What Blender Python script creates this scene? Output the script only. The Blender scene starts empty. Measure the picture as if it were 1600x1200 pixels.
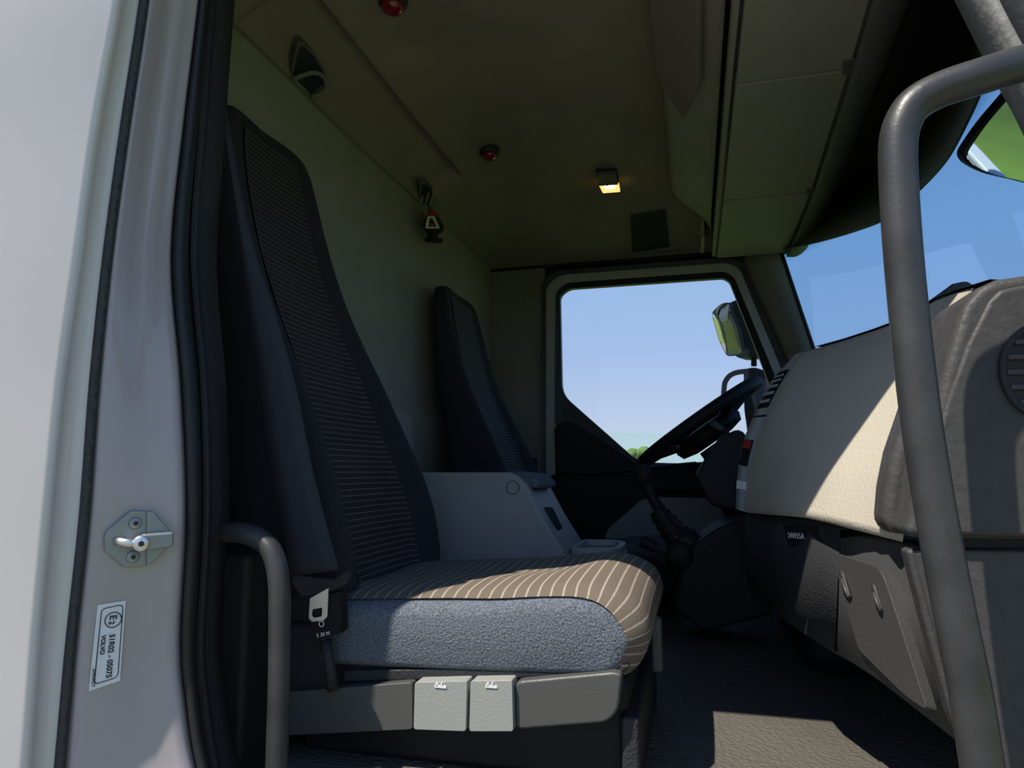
import bpy, bmesh, math, random
from mathutils import Vector, Matrix
random.seed(7)
C = bpy.context.scene.collection
# ------------------------------------------------------------------ camera calibration
# cab axes: X = forward of the truck, Y = across the cab (door we look through -> far door), Z up, lens height 0.64, cab floor near 0.2
FOC, CXP, CYP, CAMZ = 1067.0, 800.0, 600.0, 0.64
_Y = Vector((285., -135., FOC)).normalized()
_Z = Vector((0., FOC, 135.)).normalized()
_X = -(_Y.cross(_Z))
def ray(px, py):
    d = Vector(((px-CXP)/FOC, (CYP-py)/FOC, 1.0))
    return Vector((_X.dot(d), _Y.dot(d), _Z.dot(d)))
def at(px, py, X=None, Y=None, Z=None):
    d = ray(px, py)
    t = X/d.x if X is not None else (Y/d.y if Y is not None else (Z-CAMZ)/d.z)
    return Vector((d.x*t, d.y*t, d.z*t+CAMZ))
YF = 3.0                                  # inner face of the far door wall
XR = at(762, 420, Y=YF).x                 # rear wall
ZS = at(762, 420, Y=YF).z                 # seam between rear wall and headliner
ZC = ZS + .12                             # ceiling
FZ = .20                                  # cab floor
def zs(y):                                # seam height, slightly lower towards the middle
    t = [(.8, 1.560), (1.1, 1.557), (1.7, 1.553), (2.3, 1.566), (3.0, ZS)]
    for (a, p), (b, q) in zip(t, t[1:]):
        if y <= b: return p+(q-p)*max(0, (y-a)/(b-a))
    return ZS
# ------------------------------------------------------------------ materials
def mat(name, col, rough=.6, metal=0., bump=None, vary=None, coat=0., spec=None, trans=0., emit=None, sheen=0.):
    m = bpy.data.materials.new(name); m.use_nodes = True
    nt = m.node_tree; b = nt.nodes['Principled BSDF']
    b.inputs['Base Color'].default_value = (*col, 1); b.inputs['Roughness'].default_value = rough
    b.inputs['Metallic'].default_value = metal; b.inputs['Coat Weight'].default_value = coat
    b.inputs['Coat Roughness'].default_value = .08
    b.inputs['Transmission Weight'].default_value = trans
    b.inputs['Sheen Weight'].default_value = sheen
    if spec is not None: b.inputs['Specular IOR Level'].default_value = spec
    tc = nt.nodes.new('ShaderNodeTexCoord')
    if vary:                              # (scale, amount, detail)
        n = nt.nodes.new('ShaderNodeTexNoise'); n.inputs['Scale'].default_value = vary[0]; n.inputs['Detail'].default_value = vary[2]
        nt.links.new(tc.outputs['Object'], n.inputs['Vector'])
        r = nt.nodes.new('ShaderNodeValToRGB'); a = vary[1]
        r.color_ramp.elements[0].position = .3; r.color_ramp.elements[1].position = .7
        r.color_ramp.elements[0].color = (*[c*(1-a) for c in col], 1); r.color_ramp.elements[1].color = (*[min(1, c*(1+a)) for c in col], 1)
        nt.links.new(n.outputs['Fac'], r.inputs['Fac']); nt.links.new(r.outputs['Color'], b.inputs['Base Color'])
    if bump:                              # (kind, scale, strength)
        if bump[0] == 'noise':
            n = nt.nodes.new('ShaderNodeTexNoise'); n.inputs['Detail'].default_value = 3; out = n.outputs['Fac']
        else:
            n = nt.nodes.new('ShaderNodeTexVoronoi'); out = n.outputs['Distance']
        n.inputs['Scale'].default_value = bump[1]
        nt.links.new(tc.outputs['Object'], n.inputs['Vector'])
        bp = nt.nodes.new('ShaderNodeBump'); bp.inputs['Strength'].default_value = bump[2]; bp.inputs['Distance'].default_value = .003
        nt.links.new(out, bp.inputs['Height']); nt.links.new(bp.outputs['Normal'], b.inputs['Normal'])
    if emit:
        b.inputs['Emission Color'].default_value = (*emit[0], 1); b.inputs['Emission Strength'].default_value = emit[1]
    return m
def stripe_mat(name, base, line, axis, period, width):
    m = mat(name, base, .9, sheen=.0); nt = m.node_tree; b = nt.nodes['Principled BSDF']
    tc = nt.nodes.new('ShaderNodeTexCoord'); s = nt.nodes.new('ShaderNodeSeparateXYZ')
    nt.links.new(tc.outputs['UV'], s.inputs[0])
    mu = nt.nodes.new('ShaderNodeMath'); mu.operation = 'DIVIDE'; mu.inputs[1].default_value = period
    nt.links.new(s.outputs[axis], mu.inputs[0])
    fr = nt.nodes.new('ShaderNodeMath'); fr.operation = 'FRACT'; nt.links.new(mu.outputs[0], fr.inputs[0])
    lt = nt.nodes.new('ShaderNodeMapRange'); lt.inputs['From Min'].default_value = width*1.2; lt.inputs['From Max'].default_value = width*.7
    pp = nt.nodes.new('ShaderNodeMath'); pp.operation = 'PINGPONG'; pp.inputs[1].default_value = .5
    nt.links.new(fr.outputs[0], pp.inputs[0]); nt.links.new(pp.outputs[0], lt.inputs['Value'])
    n = nt.nodes.new('ShaderNodeTexNoise'); n.inputs['Scale'].default_value = 500; nt.links.new(tc.outputs['Object'], n.inputs['Vector'])
    mm = nt.nodes.new('ShaderNodeMath'); mm.operation = 'MULTIPLY'; nt.links.new(lt.outputs[0], mm.inputs[0])
    rr = nt.nodes.new('ShaderNodeMapRange'); rr.inputs['From Min'].default_value = .3; rr.inputs['From Max'].default_value = .6; rr.inputs['To Min'].default_value = .55
    nt.links.new(n.outputs['Fac'], rr.inputs['Value']); nt.links.new(rr.outputs[0], mm.inputs[1])
    mx = nt.nodes.new('ShaderNodeMix'); mx.data_type = 'RGBA'
    mx.inputs['A'].default_value = (*base, 1); mx.inputs['B'].default_value = (*line, 1)
    nt.links.new(mm.outputs[0], mx.inputs['Factor']); nt.links.new(mx.outputs['Result'], b.inputs['Base Color'])
    bp = nt.nodes.new('ShaderNodeBump'); bp.inputs['Strength'].default_value = .5; bp.inputs['Distance'].default_value = .002
    nt.links.new(n.outputs['Fac'], bp.inputs['Height']); nt.links.new(bp.outputs['Normal'], b.inputs['Normal'])
    return m
def glass_mat(name, tint, refl=.6, grad=None):
    m = bpy.data.materials.new(name); m.use_nodes = True; nt = m.node_tree; nt.nodes.clear()
    out = nt.nodes.new('ShaderNodeOutputMaterial'); mix = nt.nodes.new('ShaderNodeMixShader')
    tr = nt.nodes.new('ShaderNodeBsdfTransparent'); gl = nt.nodes.new('ShaderNodeBsdfGlossy'); fr = nt.nodes.new('ShaderNodeFresnel')
    fr.inputs['IOR'].default_value = 1.45; tr.inputs['Color'].default_value = (*tint, 1); gl.inputs['Roughness'].default_value = 0.02
    mu = nt.nodes.new('ShaderNodeMath'); mu.operation = 'MULTIPLY'; mu.inputs[1].default_value = refl
    nt.links.new(fr.outputs[0], mu.inputs[0]); nt.links.new(mu.outputs[0], mix.inputs['Fac'])
    if grad:                              # shade band along the top edge of the pane: (z0, z1, band tint)
        tc = nt.nodes.new('ShaderNodeTexCoord'); s = nt.nodes.new('ShaderNodeSeparateXYZ'); nt.links.new(tc.outputs['UV'], s.inputs[0])
        mr = nt.nodes.new('ShaderNodeMapRange'); mr.inputs['From Min'].default_value = grad[0]; mr.inputs['From Max'].default_value = grad[1]
        nt.links.new(s.outputs[1], mr.inputs['Value'])
        mx = nt.nodes.new('ShaderNodeMix'); mx.data_type = 'RGBA'; mx.inputs['A'].default_value = (*tint, 1); mx.inputs['B'].default_value = (*grad[2], 1)
        nt.links.new(mr.outputs[0], mx.inputs['Factor']); nt.links.new(mx.outputs['Result'], tr.inputs['Color'])
    nt.links.new(tr.outputs[0], mix.inputs[1]); nt.links.new(gl.outputs[0], mix.inputs[2]); nt.links.new(mix.outputs[0], out.inputs[0])
    return m
M = {}
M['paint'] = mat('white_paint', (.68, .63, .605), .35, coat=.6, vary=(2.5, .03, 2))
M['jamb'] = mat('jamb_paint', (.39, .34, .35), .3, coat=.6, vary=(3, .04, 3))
M['frame_paint'] = mat('door_frame_paint', (.38, .37, .35), .4, coat=.3)
M['rubber'] = mat('black_rubber', (.010, .010, .011), .5, bump=('noise', 90, .3))
M['bead'] = mat('ribbed_rubber', (.03, .031, .034), .5, bump=('voronoi', 120, .8))
M['liner'] = mat('headliner_fabric', (.245, .21, .15), .95, bump=('noise', 260, .5), vary=(4, .12, 5))
M['wall'] = mat('rear_wall_fabric', (.27, .265, .225), .95, bump=('noise', 260, .5), vary=(5, .08, 5))
M['pillar'] = mat('pillar_plastic', (.19, .18, .15), .75, bump=('noise', 200, .3), vary=(9, .08, 3))
M['pillar_near'] = mat('worn_pillar_plastic', (.22, .215, .205), .6, bump=('noise', 120, .4), vary=(40, .3, 5))
M['shelf'] = mat('shelf_plastic', (.31, .305, .235), .7, bump=('noise', 220, .35), vary=(6, .05, 3))
M['shelf_dark'] = mat('shelf_recess_plastic', (.22, .185, .155), .8, bump=('noise', 220, .35))
M['header'] = mat('windscreen_header_plastic', (.11, .105, .09), .7, bump=('noise', 160, .4))
M['black'] = mat('black_plastic', (.011, .0112, .0125), .6, spec=.25, bump=('noise', 240, .25))
M['dark'] = mat('dark_grey_plastic', (.026, .027, .030), .6, spec=.3, bump=('voronoi', 260, .35))
M['grain'] = mat('grained_grey_plastic', (.052, .05, .050), .55, spec=.35, bump=('noise', 130, .35), vary=(60, .12, 3))
M['grey'] = mat('smooth_grey_plastic', (.045, .045, .045), .5, bump=('noise', 300, .2))
M['beige'] = mat('beige_soft_plastic', (.49, .445, .365), .6, bump=('noise', 200, .35), vary=(7, .03, 3))
M['fascia'] = mat('fascia_plastic', (.36, .37, .39), .3, bump=('noise', 300, .2))
M['console'] = mat('console_plastic', (.27, .27, .27), .6, bump=('noise', 260, .4), vary=(6, .07, 4))
M['fabric'] = mat('dark_seat_fabric', (.0155, .017, .021), .95, bump=('noise', 420, .5), vary=(380, .35, 2))
M['side'] = mat('cushion_side_fabric', (.115, .132, .158), .95, bump=('noise', 330, 1.0), vary=(300, .45, 2))
M['padblue'] = mat('armrest_fabric', (.09, .11, .14), .95, bump=('noise', 300, 1.0), vary=(140, .5, 2))
M['backstripe'] = stripe_mat('striped_back_fabric', (.0165, .0155, .0155), (.12, .11, .10), 1, .0105, .09)
M['cushstripe'] = stripe_mat('striped_cushion_fabric', (.135, .105, .078), (.36, .32, .26), 0, .019, .085)
M['farstripe'] = stripe_mat('striped_driver_fabric', (.018, .018, .021), (.15, .15, .155), 1, .0105, .11)
M['webbing'] = mat('belt_webbing', (.022, .025, .032), .8, bump=('noise', 420, .4))
M['metal'] = mat('steel', (.75, .75, .75), .35, 1.0)
M['zinc'] = mat('zinc_plate', (.30, .315, .33), .45, .5)
M['bolt'] = mat('dark_screw', (.10, .105, .11), .4, .6)
M['bar'] = mat('grab_bar_plastic', (.036, .036, .037), .42, bump=('noise', 200, .10), vary=(14, .3, 4))
M['button'] = mat('light_grey_button', (.29, .295, .27), .5, bump=('noise', 350, .2))
M['boxgrey'] = mat('seat_trim_plastic', (.070, .070, .066), .45, bump=('noise', 350, .2))
M['mark'] = mat('printed_white', (.75, .75, .75), .6)
M['ink'] = mat('printed_black', (.02, .02, .022), .6)
M['sticker'] = mat('sticker_foil', (.78, .78, .80), .35)
M['mat'] = mat('floor_rubber', (.095, .088, .075), .6, bump=('voronoi', 120, 1.0), vary=(3, .15, 4))
M['red'] = mat('red_lens', (.20, .008, .012), .15, coat=.5)
M['lamp'] = mat('lit_lamp_lens', (.9, .6, .35), .4, emit=((1.0, .50, .16), 1.6))
M['lamp_hot'] = mat('lamp_bulb_glow', (1, .8, .5), .4, emit=((1.0, .74, .38), 3.2))
M['grille'] = mat('speaker_cloth', (.028, .026, .024), .7, bump=('voronoi', 330, 1.0))
M['mirror'] = mat('mirror_glass', (.86, .88, .88), .02, 1.0)
M['visor'] = mat('smoked_visor', (.010, .012, .010), .55, spec=.3)
M['orange'] = mat('red_switch', (.30, .03, .015), .4)
M['leaf'] = mat('bush_leaves', (.10, .19, .035), .8, bump=('noise', 6, 1), vary=(2.5, .4, 4))
M['field'] = mat('field_grass', (.13, .19, .022), .9, bump=('noise', 3, .5), vary=(.9, .55, 8))
M['paving'] = mat('yard_paving', (.19, .18, .165), .9, bump=('noise', 40, .5), vary=(3, .15, 6))
M['hill'] = mat('hazed_distant_hill', (.22, .31, .33), .95, vary=(.01, .05, 3))  # distant haze over the hill is put into this pale blue-green base colour
M['glass'] = glass_mat('window_glass', (.97, .98, .98), .5)
M['screen'] = glass_mat('windscreen_glass', (.50, .69, .83), .12, (.865, .96, (.06, .26, .48)))
# ------------------------------------------------------------------ builders
BASE = {}
def link(o, parent=None):
    C.objects.link(o)
    if parent is not None: o.parent = parent
    return o
def tag(o, label=None, cat=None, group=None, kind=None):
    if label: o['label'] = label
    if cat: o['category'] = cat
    if group: o['group'] = group
    if kind: o['kind'] = kind
    return o
def thing(name, loc, label, cat, group=None):
    o = bpy.data.objects.new(name, None); o.location = loc; o.empty_display_size = .05
    link(o); BASE[o.name] = Vector(loc); return tag(o, label, cat, group)
def obj(name, verts, faces, m, parent=None, smooth=True, bevel=0., seg=2, sub=0, solid=0., uv=None, label=None, offset=-1):
    verts = [Vector(v) for v in verts]
    if parent is not None: org = BASE[parent.name]
    else:
        lo = [min(v[i] for v in verts) for i in range(3)]; hi = [max(v[i] for v in verts) for i in range(3)]
        org = Vector(((lo[0]+hi[0])/2, (lo[1]+hi[1])/2, lo[2]))
    me = bpy.data.meshes.new(name); me.from_pydata([tuple(v-org) for v in verts], [], faces); me.validate()
    bm = bmesh.new(); bm.from_mesh(me); bmesh.ops.recalc_face_normals(bm, faces=bm.faces) if len(faces) > 1 else None
    bm.to_mesh(me); bm.free()
    for p in me.polygons: p.use_smooth = smooth or bevel > 0
    if uv is not None:
        l = me.uv_layers.new(name='UVMap')
        for lp in me.loops: l.data[lp.index].uv = uv[lp.vertex_index]
    me.materials.append(m)
    o = bpy.data.objects.new(name, me); link(o, parent); BASE[o.name] = org
    if parent is None: o.location = org
    if solid: s = o.modifiers.new('thickness', 'SOLIDIFY'); s.thickness = solid; s.offset = offset
    if bevel:
        b = o.modifiers.new('bevel', 'BEVEL'); b.width = bevel; b.segments = seg; b.limit_method = 'ANGLE'; b.angle_limit = .6; b.harden_normals = True
    if sub: s = o.modifiers.new('subdivision', 'SUBSURF'); s.levels = sub; s.render_levels = sub
    if label: o['label'] = label
    return o
def box_g(lo, hi):
    x0, y0, z0 = lo; x1, y1, z1 = hi
    v = [(x0,y0,z0),(x1,y0,z0),(x1,y1,z0),(x0,y1,z0),(x0,y0,z1),(x1,y0,z1),(x1,y1,z1),(x0,y1,z1)]
    return v, [(0,3,2,1),(4,5,6,7),(0,1,5,4),(1,2,6,5),(2,3,7,6),(3,0,4,7)]
def box(name, lo, hi, m, parent=None, bevel=.004, **k):
    v, f = box_g(lo, hi); return obj(name, v, f, m, parent, bevel=bevel, **k)
def merge(*gs):
    V, F = [], []
    for v, f in gs:
        n = len(V); V += list(v); F += [tuple(i+n for i in q) for q in f]
    return V, F
def prism_g(pts, vec):
    pts = [Vector(p) for p in pts]; vec = Vector(vec); n = len(pts)
    v = pts + [p+vec for p in pts]
    f = [tuple(range(n)), tuple(range(2*n-1, n-1, -1))] + [(i, (i+1) % n, n+(i+1) % n, n+i) for i in range(n)]
    return v, f
def prism(name, pts, vec, m, parent=None, bevel=.003, **k):
    v, f = prism_g(pts, vec); return obj(name, v, f, m, parent, bevel=bevel, **k)
def loft_g(secs, closed=True, caps=True):
    n = len(secs[0]); V = [Vector(p) for s in secs for p in s]; F = []
    for i in range(len(secs)-1):
        for j in range(n if closed else n-1):
            a = i*n+j; b = i*n+(j+1) % n; F.append((a, b, b+n, a+n))
    if closed and caps:
        F.append(tuple(range(n-1, -1, -1))); F.append(tuple(range((len(secs)-1)*n, len(secs)*n)))
    return V, F
def smooth_path(pts, per=6):
    pts = [Vector(p) for p in pts]; out = []
    for i in range(len(pts)-1):
        p0 = pts[max(i-1, 0)]; p1 = pts[i]; p2 = pts[i+1]; p3 = pts[min(i+2, len(pts)-1)]
        for k in range(per):
            t = k/per
            out.append(.5*((2*p1)+(p2-p0)*t+(2*p0-5*p1+4*p2-p3)*t*t+(3*p1-p0-3*p2+p3)*t**3))
    return out+[pts[-1]]
def tube_g(path, r, n=14, caps=True):
    path = [Vector(p) for p in path]; secs = []; up = None
    for i, p in enumerate(path):
        d = (path[min(i+1, len(path)-1)]-path[max(i-1, 0)]).normalized()
        if up is None: up = d.orthogonal().normalized()
        up = (up-d*up.dot(d)).normalized(); s = d.cross(up)
        rr = r[i] if isinstance(r, (list, tuple)) else r
        secs.append([p+up*(rr*math.cos(2*math.pi*k/n))+s*(rr*math.sin(2*math.pi*k/n)) for k in range(n)])
    return loft_g(secs, True, caps)
def tube(name, path, r, m, parent=None, n=14, **k):
    v, f = tube_g(path, r, n); return obj(name, v, f, m, parent, **k)
def lathe_g(prof, org, axis, n=28):
    org = Vector(org); a = Vector(axis).normalized(); u = a.orthogonal().normalized(); w = a.cross(u)
    secs = [[org+a*h+u*(r*math.cos(2*math.pi*k/n))+w*(r*math.sin(2*math.pi*k/n)) for k in range(n)] for r, h in prof]
    return loft_g(secs)
def lathe(name, prof, org, axis, m, parent=None, n=28, **k):
    v, f = lathe_g(prof, org, axis, n); return obj(name, v, f, m, parent, **k)
def ring_g(outer, inner, vec):
    outer = [Vector(p) for p in outer]; inner = [Vector(p) for p in inner]; vec = Vector(vec); n = len(outer)
    V = outer+inner+[p+vec for p in outer]+[p+vec for p in inner]; F = []
    for i in range(n):
        j = (i+1) % n
        F += [(i, j, n+j, n+i), (2*n+i, 3*n+i, 3*n+j, 2*n+j), (i, 2*n+i, 2*n+j, j), (n+i, n+j, 3*n+j, 3*n+i)]
    return V, F
def grid(name, fn, nu, nv, m, parent=None, uvfn=None, **k):
    V = [fn(i/nu, j/nv) for i in range(nu+1) for j in range(nv+1)]
    F = [(i*(nv+1)+j, i*(nv+1)+j+1, (i+1)*(nv+1)+j+1, (i+1)*(nv+1)+j) for i in range(nu) for j in range(nv)]
    uv = [uvfn(i/nu, j/nv) for i in range(nu+1) for j in range(nv+1)] if uvfn else None
    return obj(name, V, F, m, parent, uv=uv, **k)
def lerp(a, b, t): return a+(b-a)*t
def interp(tbl, x):
    if x <= tbl[0][0]: return tbl[0][1]
    for (x0, y0), (x1, y1) in zip(tbl, tbl[1:]):
        if x <= x1: return lerp(y0, y1, (x-x0)/(x1-x0))
    return tbl[-1][1]
def sstep(a, b, x):
    if a > b: return 1-sstep(b, a, x)
    t = max(0., min(1., (x-a)/(b-a))); return t*t*(3-2*t)
def text(name, s, org, right, up, size, m, parent, depth=.0006, align='LEFT', bold=0., stretch=1.):
    cu = bpy.data.curves.new('lettering', 'FONT'); cu.body = s; cu.size = size; cu.extrude = depth/2; cu.align_x = align; cu.offset = bold
    t = bpy.data.objects.new('lettering', cu); C.objects.link(t)
    me = bpy.data.meshes.new_from_object(t.evaluated_get(bpy.context.evaluated_depsgraph_get()))
    vs = [v.co.copy() for v in me.vertices]; fs = [tuple(p.vertices) for p in me.polygons]
    bpy.data.objects.remove(t); bpy.data.curves.remove(cu); bpy.data.meshes.remove(me)
    r = Vector(right).normalized(); u = Vector(up); u = (u-r*u.dot(r)).normalized(); n = r.cross(u); org = Vector(org)
    return obj(name, [org+r*v.x*stretch+u*v.y+n*(v.z+depth/2) for v in vs], fs, m, parent, smooth=False)
def round_poly(pts, r, seg=5):
    pts = [Vector(p) for p in pts]; n = len(pts); out = []
    for i in range(n):
        p = pts[i]; a = pts[i-1]-p; b = pts[(i+1) % n]-p; q = min(r, a.length*.45, b.length*.45)
        p0 = p+a.normalized()*q; p1 = p+b.normalized()*q
        for k in range(seg+1):
            t = k/seg; out.append(p0*(1-t)**2+p*(2*t*(1-t))+p1*t*t)
    return out
def copy_tree(o, parent=None):
    c = o.copy(); C.objects.link(c)
    if parent is not None: c.parent = parent
    for ch in [x for x in bpy.data.objects if x.parent == o]: copy_tree(ch, c)
    return c
def structure(o): return tag(o, kind='structure')
# ================================================================== THE SETTING
# --- ground, far land
structure(grid('ground', lambda a, b: Vector((-400+800*a, -400+800*b, -1.1)), 4, 4, M['field'], smooth=False))
structure(obj('pavement', *box_g((-14, -12, -1.12), (2.2, 3.4, -1.085)), M['paving'], smooth=False))
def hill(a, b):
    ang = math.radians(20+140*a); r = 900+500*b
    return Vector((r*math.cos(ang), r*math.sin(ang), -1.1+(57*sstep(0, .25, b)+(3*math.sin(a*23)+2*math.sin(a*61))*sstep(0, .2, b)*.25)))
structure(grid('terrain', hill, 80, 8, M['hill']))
# --- floor
structure(obj('floor', *box_g((XR-.02, .80, FZ-.05), (.95, YF+.02, FZ)), M['mat'], smooth=False))
# --- rear wall with the moulded step in its lower half
def rear(a, b):
    y = lerp(.80, YF+.03, a); z = lerp(FZ-.02, zs(y)+.01, b)
    x = XR+.055*sstep(.86, .79, z)*sstep(1.2, 1.3, y)*(1-sstep(1.98, 2.06, y)*.7)
    return Vector((x, y, z))
structure(grid('wall_rear', rear, 90, 80, M['wall'], solid=.03, offset=0))
# --- headliner: rear cove with a recessed band, side coves
def smin(a, b, k=.05):
    h = max(k-abs(a-b), 0)/k; return min(a, b)-h*h*k*.25
rec = (at(455, 75, X=XR+.09).y-.10, at(692, 322, X=XR+.09).y)
def liner(a, b):
    x = lerp(XR-.01, .22, a); y = lerp(.84, YF+.02, b)
    f = zs(y)+(x-XR)*.62; g = ZS-.01+(YF-y)*.33; h = ZS-.05+(y-.84)*.5
    z = smin(smin(smin(f, ZC, .06), g, .05), h, .06)
    s = min(sstep(XR+.004, XR+.02, x), 1-sstep(XR+.135, XR+.165, x), sstep(rec[0], rec[0]+.05, y), 1-sstep(rec[1]-.05, rec[1], y))
    return Vector((x, y, z+.042*s))
structure(grid('ceiling', liner, 150, 240, M['liner'], solid=.03, offset=1))
# seam groove cover strip
seam = [Vector((XR+.004, y, zs(y)+.002)) for y in (.86, 1.2, 1.6, 2.0, 2.4, 2.8, 2.95)]
structure(tube('trim_1', seam, .0045, M['rubber'], n=8))
# --- outer roof, front wall below the windscreen, near side: shell that keeps daylight out
structure(box('roof_shell', (XR-.08, .66, ZC+.07), (.52, YF+.16, ZC+.12), M['paint'], bevel=.03))
structure(box('wall_front', (.93, .8, -.3), (.97, YF+.1, .86), M['paint'], bevel=.01))
HEADZ = 1.52
structure(prism('trim_2', [(-1.05, .76, HEADZ), (-1.05, .76, ZC+.09), (-1.05, .88, ZC+.09), (-1.05, .88, HEADZ)], (1.75, 0, 0), M['paint'], bevel=.01))
# --- far wall: pillar panel, header
p = [at(770, 425, Y=YF), at(852, 421, Y=YF), at(852, 760, Y=YF)]
structure(box('wall_left', (XR-.02, YF-.01, -.02), (at(853, 600, Y=YF).x, YF+.05, ZS+.02), M['pillar'], bevel=.006))
structure(box('trim_3', (XR, YF-.012, ZS-.022), (.45, YF+.06, ZS+.005), M['black'], bevel=.004))
sc = thing('pillar_screw', at(822, 465, Y=YF-.012), 'small round screw cap on the dark panel behind the driver seat', 'screw')
lathe('cap', [(.008, 0), (.008, .004), (.005, .006)], at(822, 465, Y=YF-.010), (0, -1, 0), M['pillar'], sc, n=16)
# --- far door
dr = bpy.data.objects.new('door_1', None); dr.location = (at(853, 600, Y=YF).x, YF, 0); link(dr); BASE[dr.name] = Vector(dr.location); structure(dr)
def pl(pts, Y): return [at(x, y, Y=Y) for x, y in pts]
def dense(pts, n=90):                       # resample a closed loop evenly
    pts = [Vector(p) for p in pts]; L = [0]
    for i in range(len(pts)): L.append(L[-1]+(pts[(i+1) % len(pts)]-pts[i]).length)
    out = []
    for k in range(n):
        s = L[-1]*k/n
        for i in range(len(pts)):
            if L[i+1] >= s: out.append(pts[i].lerp(pts[(i+1) % len(pts)], (s-L[i])/max(1e-9, L[i+1]-L[i]))); break
    return out
# four nested outlines of the door frame, with matching corner counts
outA = [(847, 760), (846, 440), (868, 423), (1140, 402), (1166, 412), (1258, 640), (1258, 760), (1100, 770), (900, 770)]
outB = [(853, 760), (853, 447), (874, 429), (1136, 410), (1156, 419), (1248, 640), (1248, 760), (1100, 768), (900, 768)]
outC = [(866, 672), (868, 456), (884, 442), (1132, 424), (1147, 433), (1236, 650), (1230, 728), (1060, 735), (985, 732)]
outD = [(878, 616), (875, 462), (889, 451), (1130, 434), (1140, 440), (1222, 650), (1217, 714), (1060, 724), (998, 722)]
def loop(pts, Y, r=.03): return round_poly(pl(pts, Y), r)
RA, RB = loop(outA, YF-.025, .05), loop(outB, YF-.02, .05)
RC, RD = loop(outC, YF-.022, .05), loop(outD, YF-.006, .05)
obj('door_seal', *ring_g(RA, RB, (0, .05, 0)), M['rubber'], dr, smooth=False, label='black rubber seal around the door opening')
obj('door_frame', *ring_g(RB, RC, (0, .045, 0)), M['frame_paint'], dr, bevel=.004)
wn = obj('window_1', *ring_g(RC, RD, (0, .03, 0)), M['rubber'], dr, smooth=False, label='black rubber window seal'); structure(wn)
obj('pane', *prism_g(loop(outD, YF+.008, .05), (0, .004, 0)), M['glass'], wn, smooth=False, label='clear side window glass')
# lower door panel and its pieces
tri = [(868, 740), (866, 668), (880, 658), (897, 661), (985, 716), (1000, 728), (1090, 722), (1240, 716), (1300, 720), (1300, 760), (870, 745)]
prism('sill_panel', round_poly(pl(tri, YF-.045), .012), (0, .05, 0), M['black'], dr, bevel=.004)
box('door_panel', (at(864, 800, Y=YF).x, YF-.05, -.02), (.93, YF+.04, at(900, 742, Y=YF-.05).z), M['black'], dr, bevel=.008)
arm = tube('belt_rail', [at(868, 741, Y=YF-.055), at(930, 738, Y=YF-.058), at(990, 733, Y=YF-.06), at(1088, 724, Y=YF-.06)], .008, M['dark'], dr, n=10)
box('armrest', (-.2, YF-.12, .55), (.25, YF-.04, .60), M['black'], dr, bevel=.02)
gp = [(944, 838), (950, 826), (1000, 782), (1018, 776), (1105, 778), (1122, 784), (1160, 850), (1160, 930), (1060, 930), (950, 870)]
prism('door_pocket', pl(gp, YF-.11), (0, .06, 0), M['console'], dr, bevel=.012, label='light grey moulded door pocket')
ctr = sum((q for q in RA), Vector())/len(RA)
structure(obj('trim_10', *ring_g([ctr+(q-ctr)*1.07+Vector((0, .045, 0)) for q in RA], [ctr+(q-ctr)*.99+Vector((0, .045, 0)) for q in RA], (0, .03, 0)), M['black'], smooth=False))
# --- far front pillar trim
def apil(a, b):
    k = b
    e0 = at(lerp(1158, 1262, k), lerp(404, 640, k), Y=YF-.03)
    e1 = at(lerp(1219, 1290, k), lerp(388, 600, k), Y=YF-.10)
    q = e0.lerp(e1, a); q.y -= .035*math.sin(math.pi*a); return q
structure(grid('trim_4', apil, 8, 12, M['pillar'], solid=.03, offset=1))
e = [at(lerp(1219, 1290, k), lerp(388, 600, k), Y=YF-.102) for k in (0, .25, .5, .75, 1)]
structure(tube('trim_5', e, .007, M['rubber'], n=8))
# --- windscreen: bowed pane
WB, WT = .90, ZS-.0
def screen_x(y, z):
    bow = .34*(1-((y-1.9)/1.1)**2)
    return lerp(.43, .36, (z-.9)/.65)+max(bow, -.2)
def screen(a, b):
    y = lerp(.86, YF+.0, a); z = lerp(.78, ZS+.02, b); return Vector((screen_x(y, z), y, z))
w2 = grid('window_2', screen, 40, 24, M['screen'], uvfn=lambda a, b: (a, b)); structure(w2)
# ================================================================== NEAR DOOR OPENING (B pillar side)
rows = [-120, 0, 200, 400, 600, 800, 1000, 1100, 1200, 1330]
white = [190, 174, 138, 110, 82, 62, 43, 35, 27, 14]
beadl = [232, 220, 190, 163, 142, 127, 106, 97, 88, 76]
jambr = [322, 311, 287, 268, 283, 291, 282, 290, 306, 345]
sealr = [352, 341, 326, 313, 328, 333, 323, 331, 348, 390]
Y0, Y1, Y2, Y3 = .66, .70, .80, .845
def col(xs, Y, off=0): return [at(x+off, y, Y=Y) for x, y in zip(xs, rows)]
def fine(c): return smooth_path(c, 6)
def strip(name, cols, m, parent=None, **k):
    cs = [fine(c) for c in cols]; V, F = loft_g(cs, closed=False); return obj(name, V, F, m, parent, **k)
wr = bpy.data.objects.new('wall_right', None); wr.location = (-.8, .75, -1.0); link(wr); BASE[wr.name] = Vector(wr.location); structure(wr)
outl = [Vector((-2.6, Y0, p.z)) for p in fine(col(white, Y0))]
cw = fine(col(white, Y0))
V, F = loft_g([outl, cw, [p+Vector((.006, .012, 0)) for p in cw], fine(col([w*.72+b*.28 for w, b in zip(white, beadl)], Y0+.018)), fine(col(beadl, Y1))], closed=False)
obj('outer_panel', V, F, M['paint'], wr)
def jx(py, u): return interp(list(zip(rows, beadl)), py)+9+u*(interp(list(zip(rows, jambr)), py)-interp(list(zip(rows, beadl)), py)-9)
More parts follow.
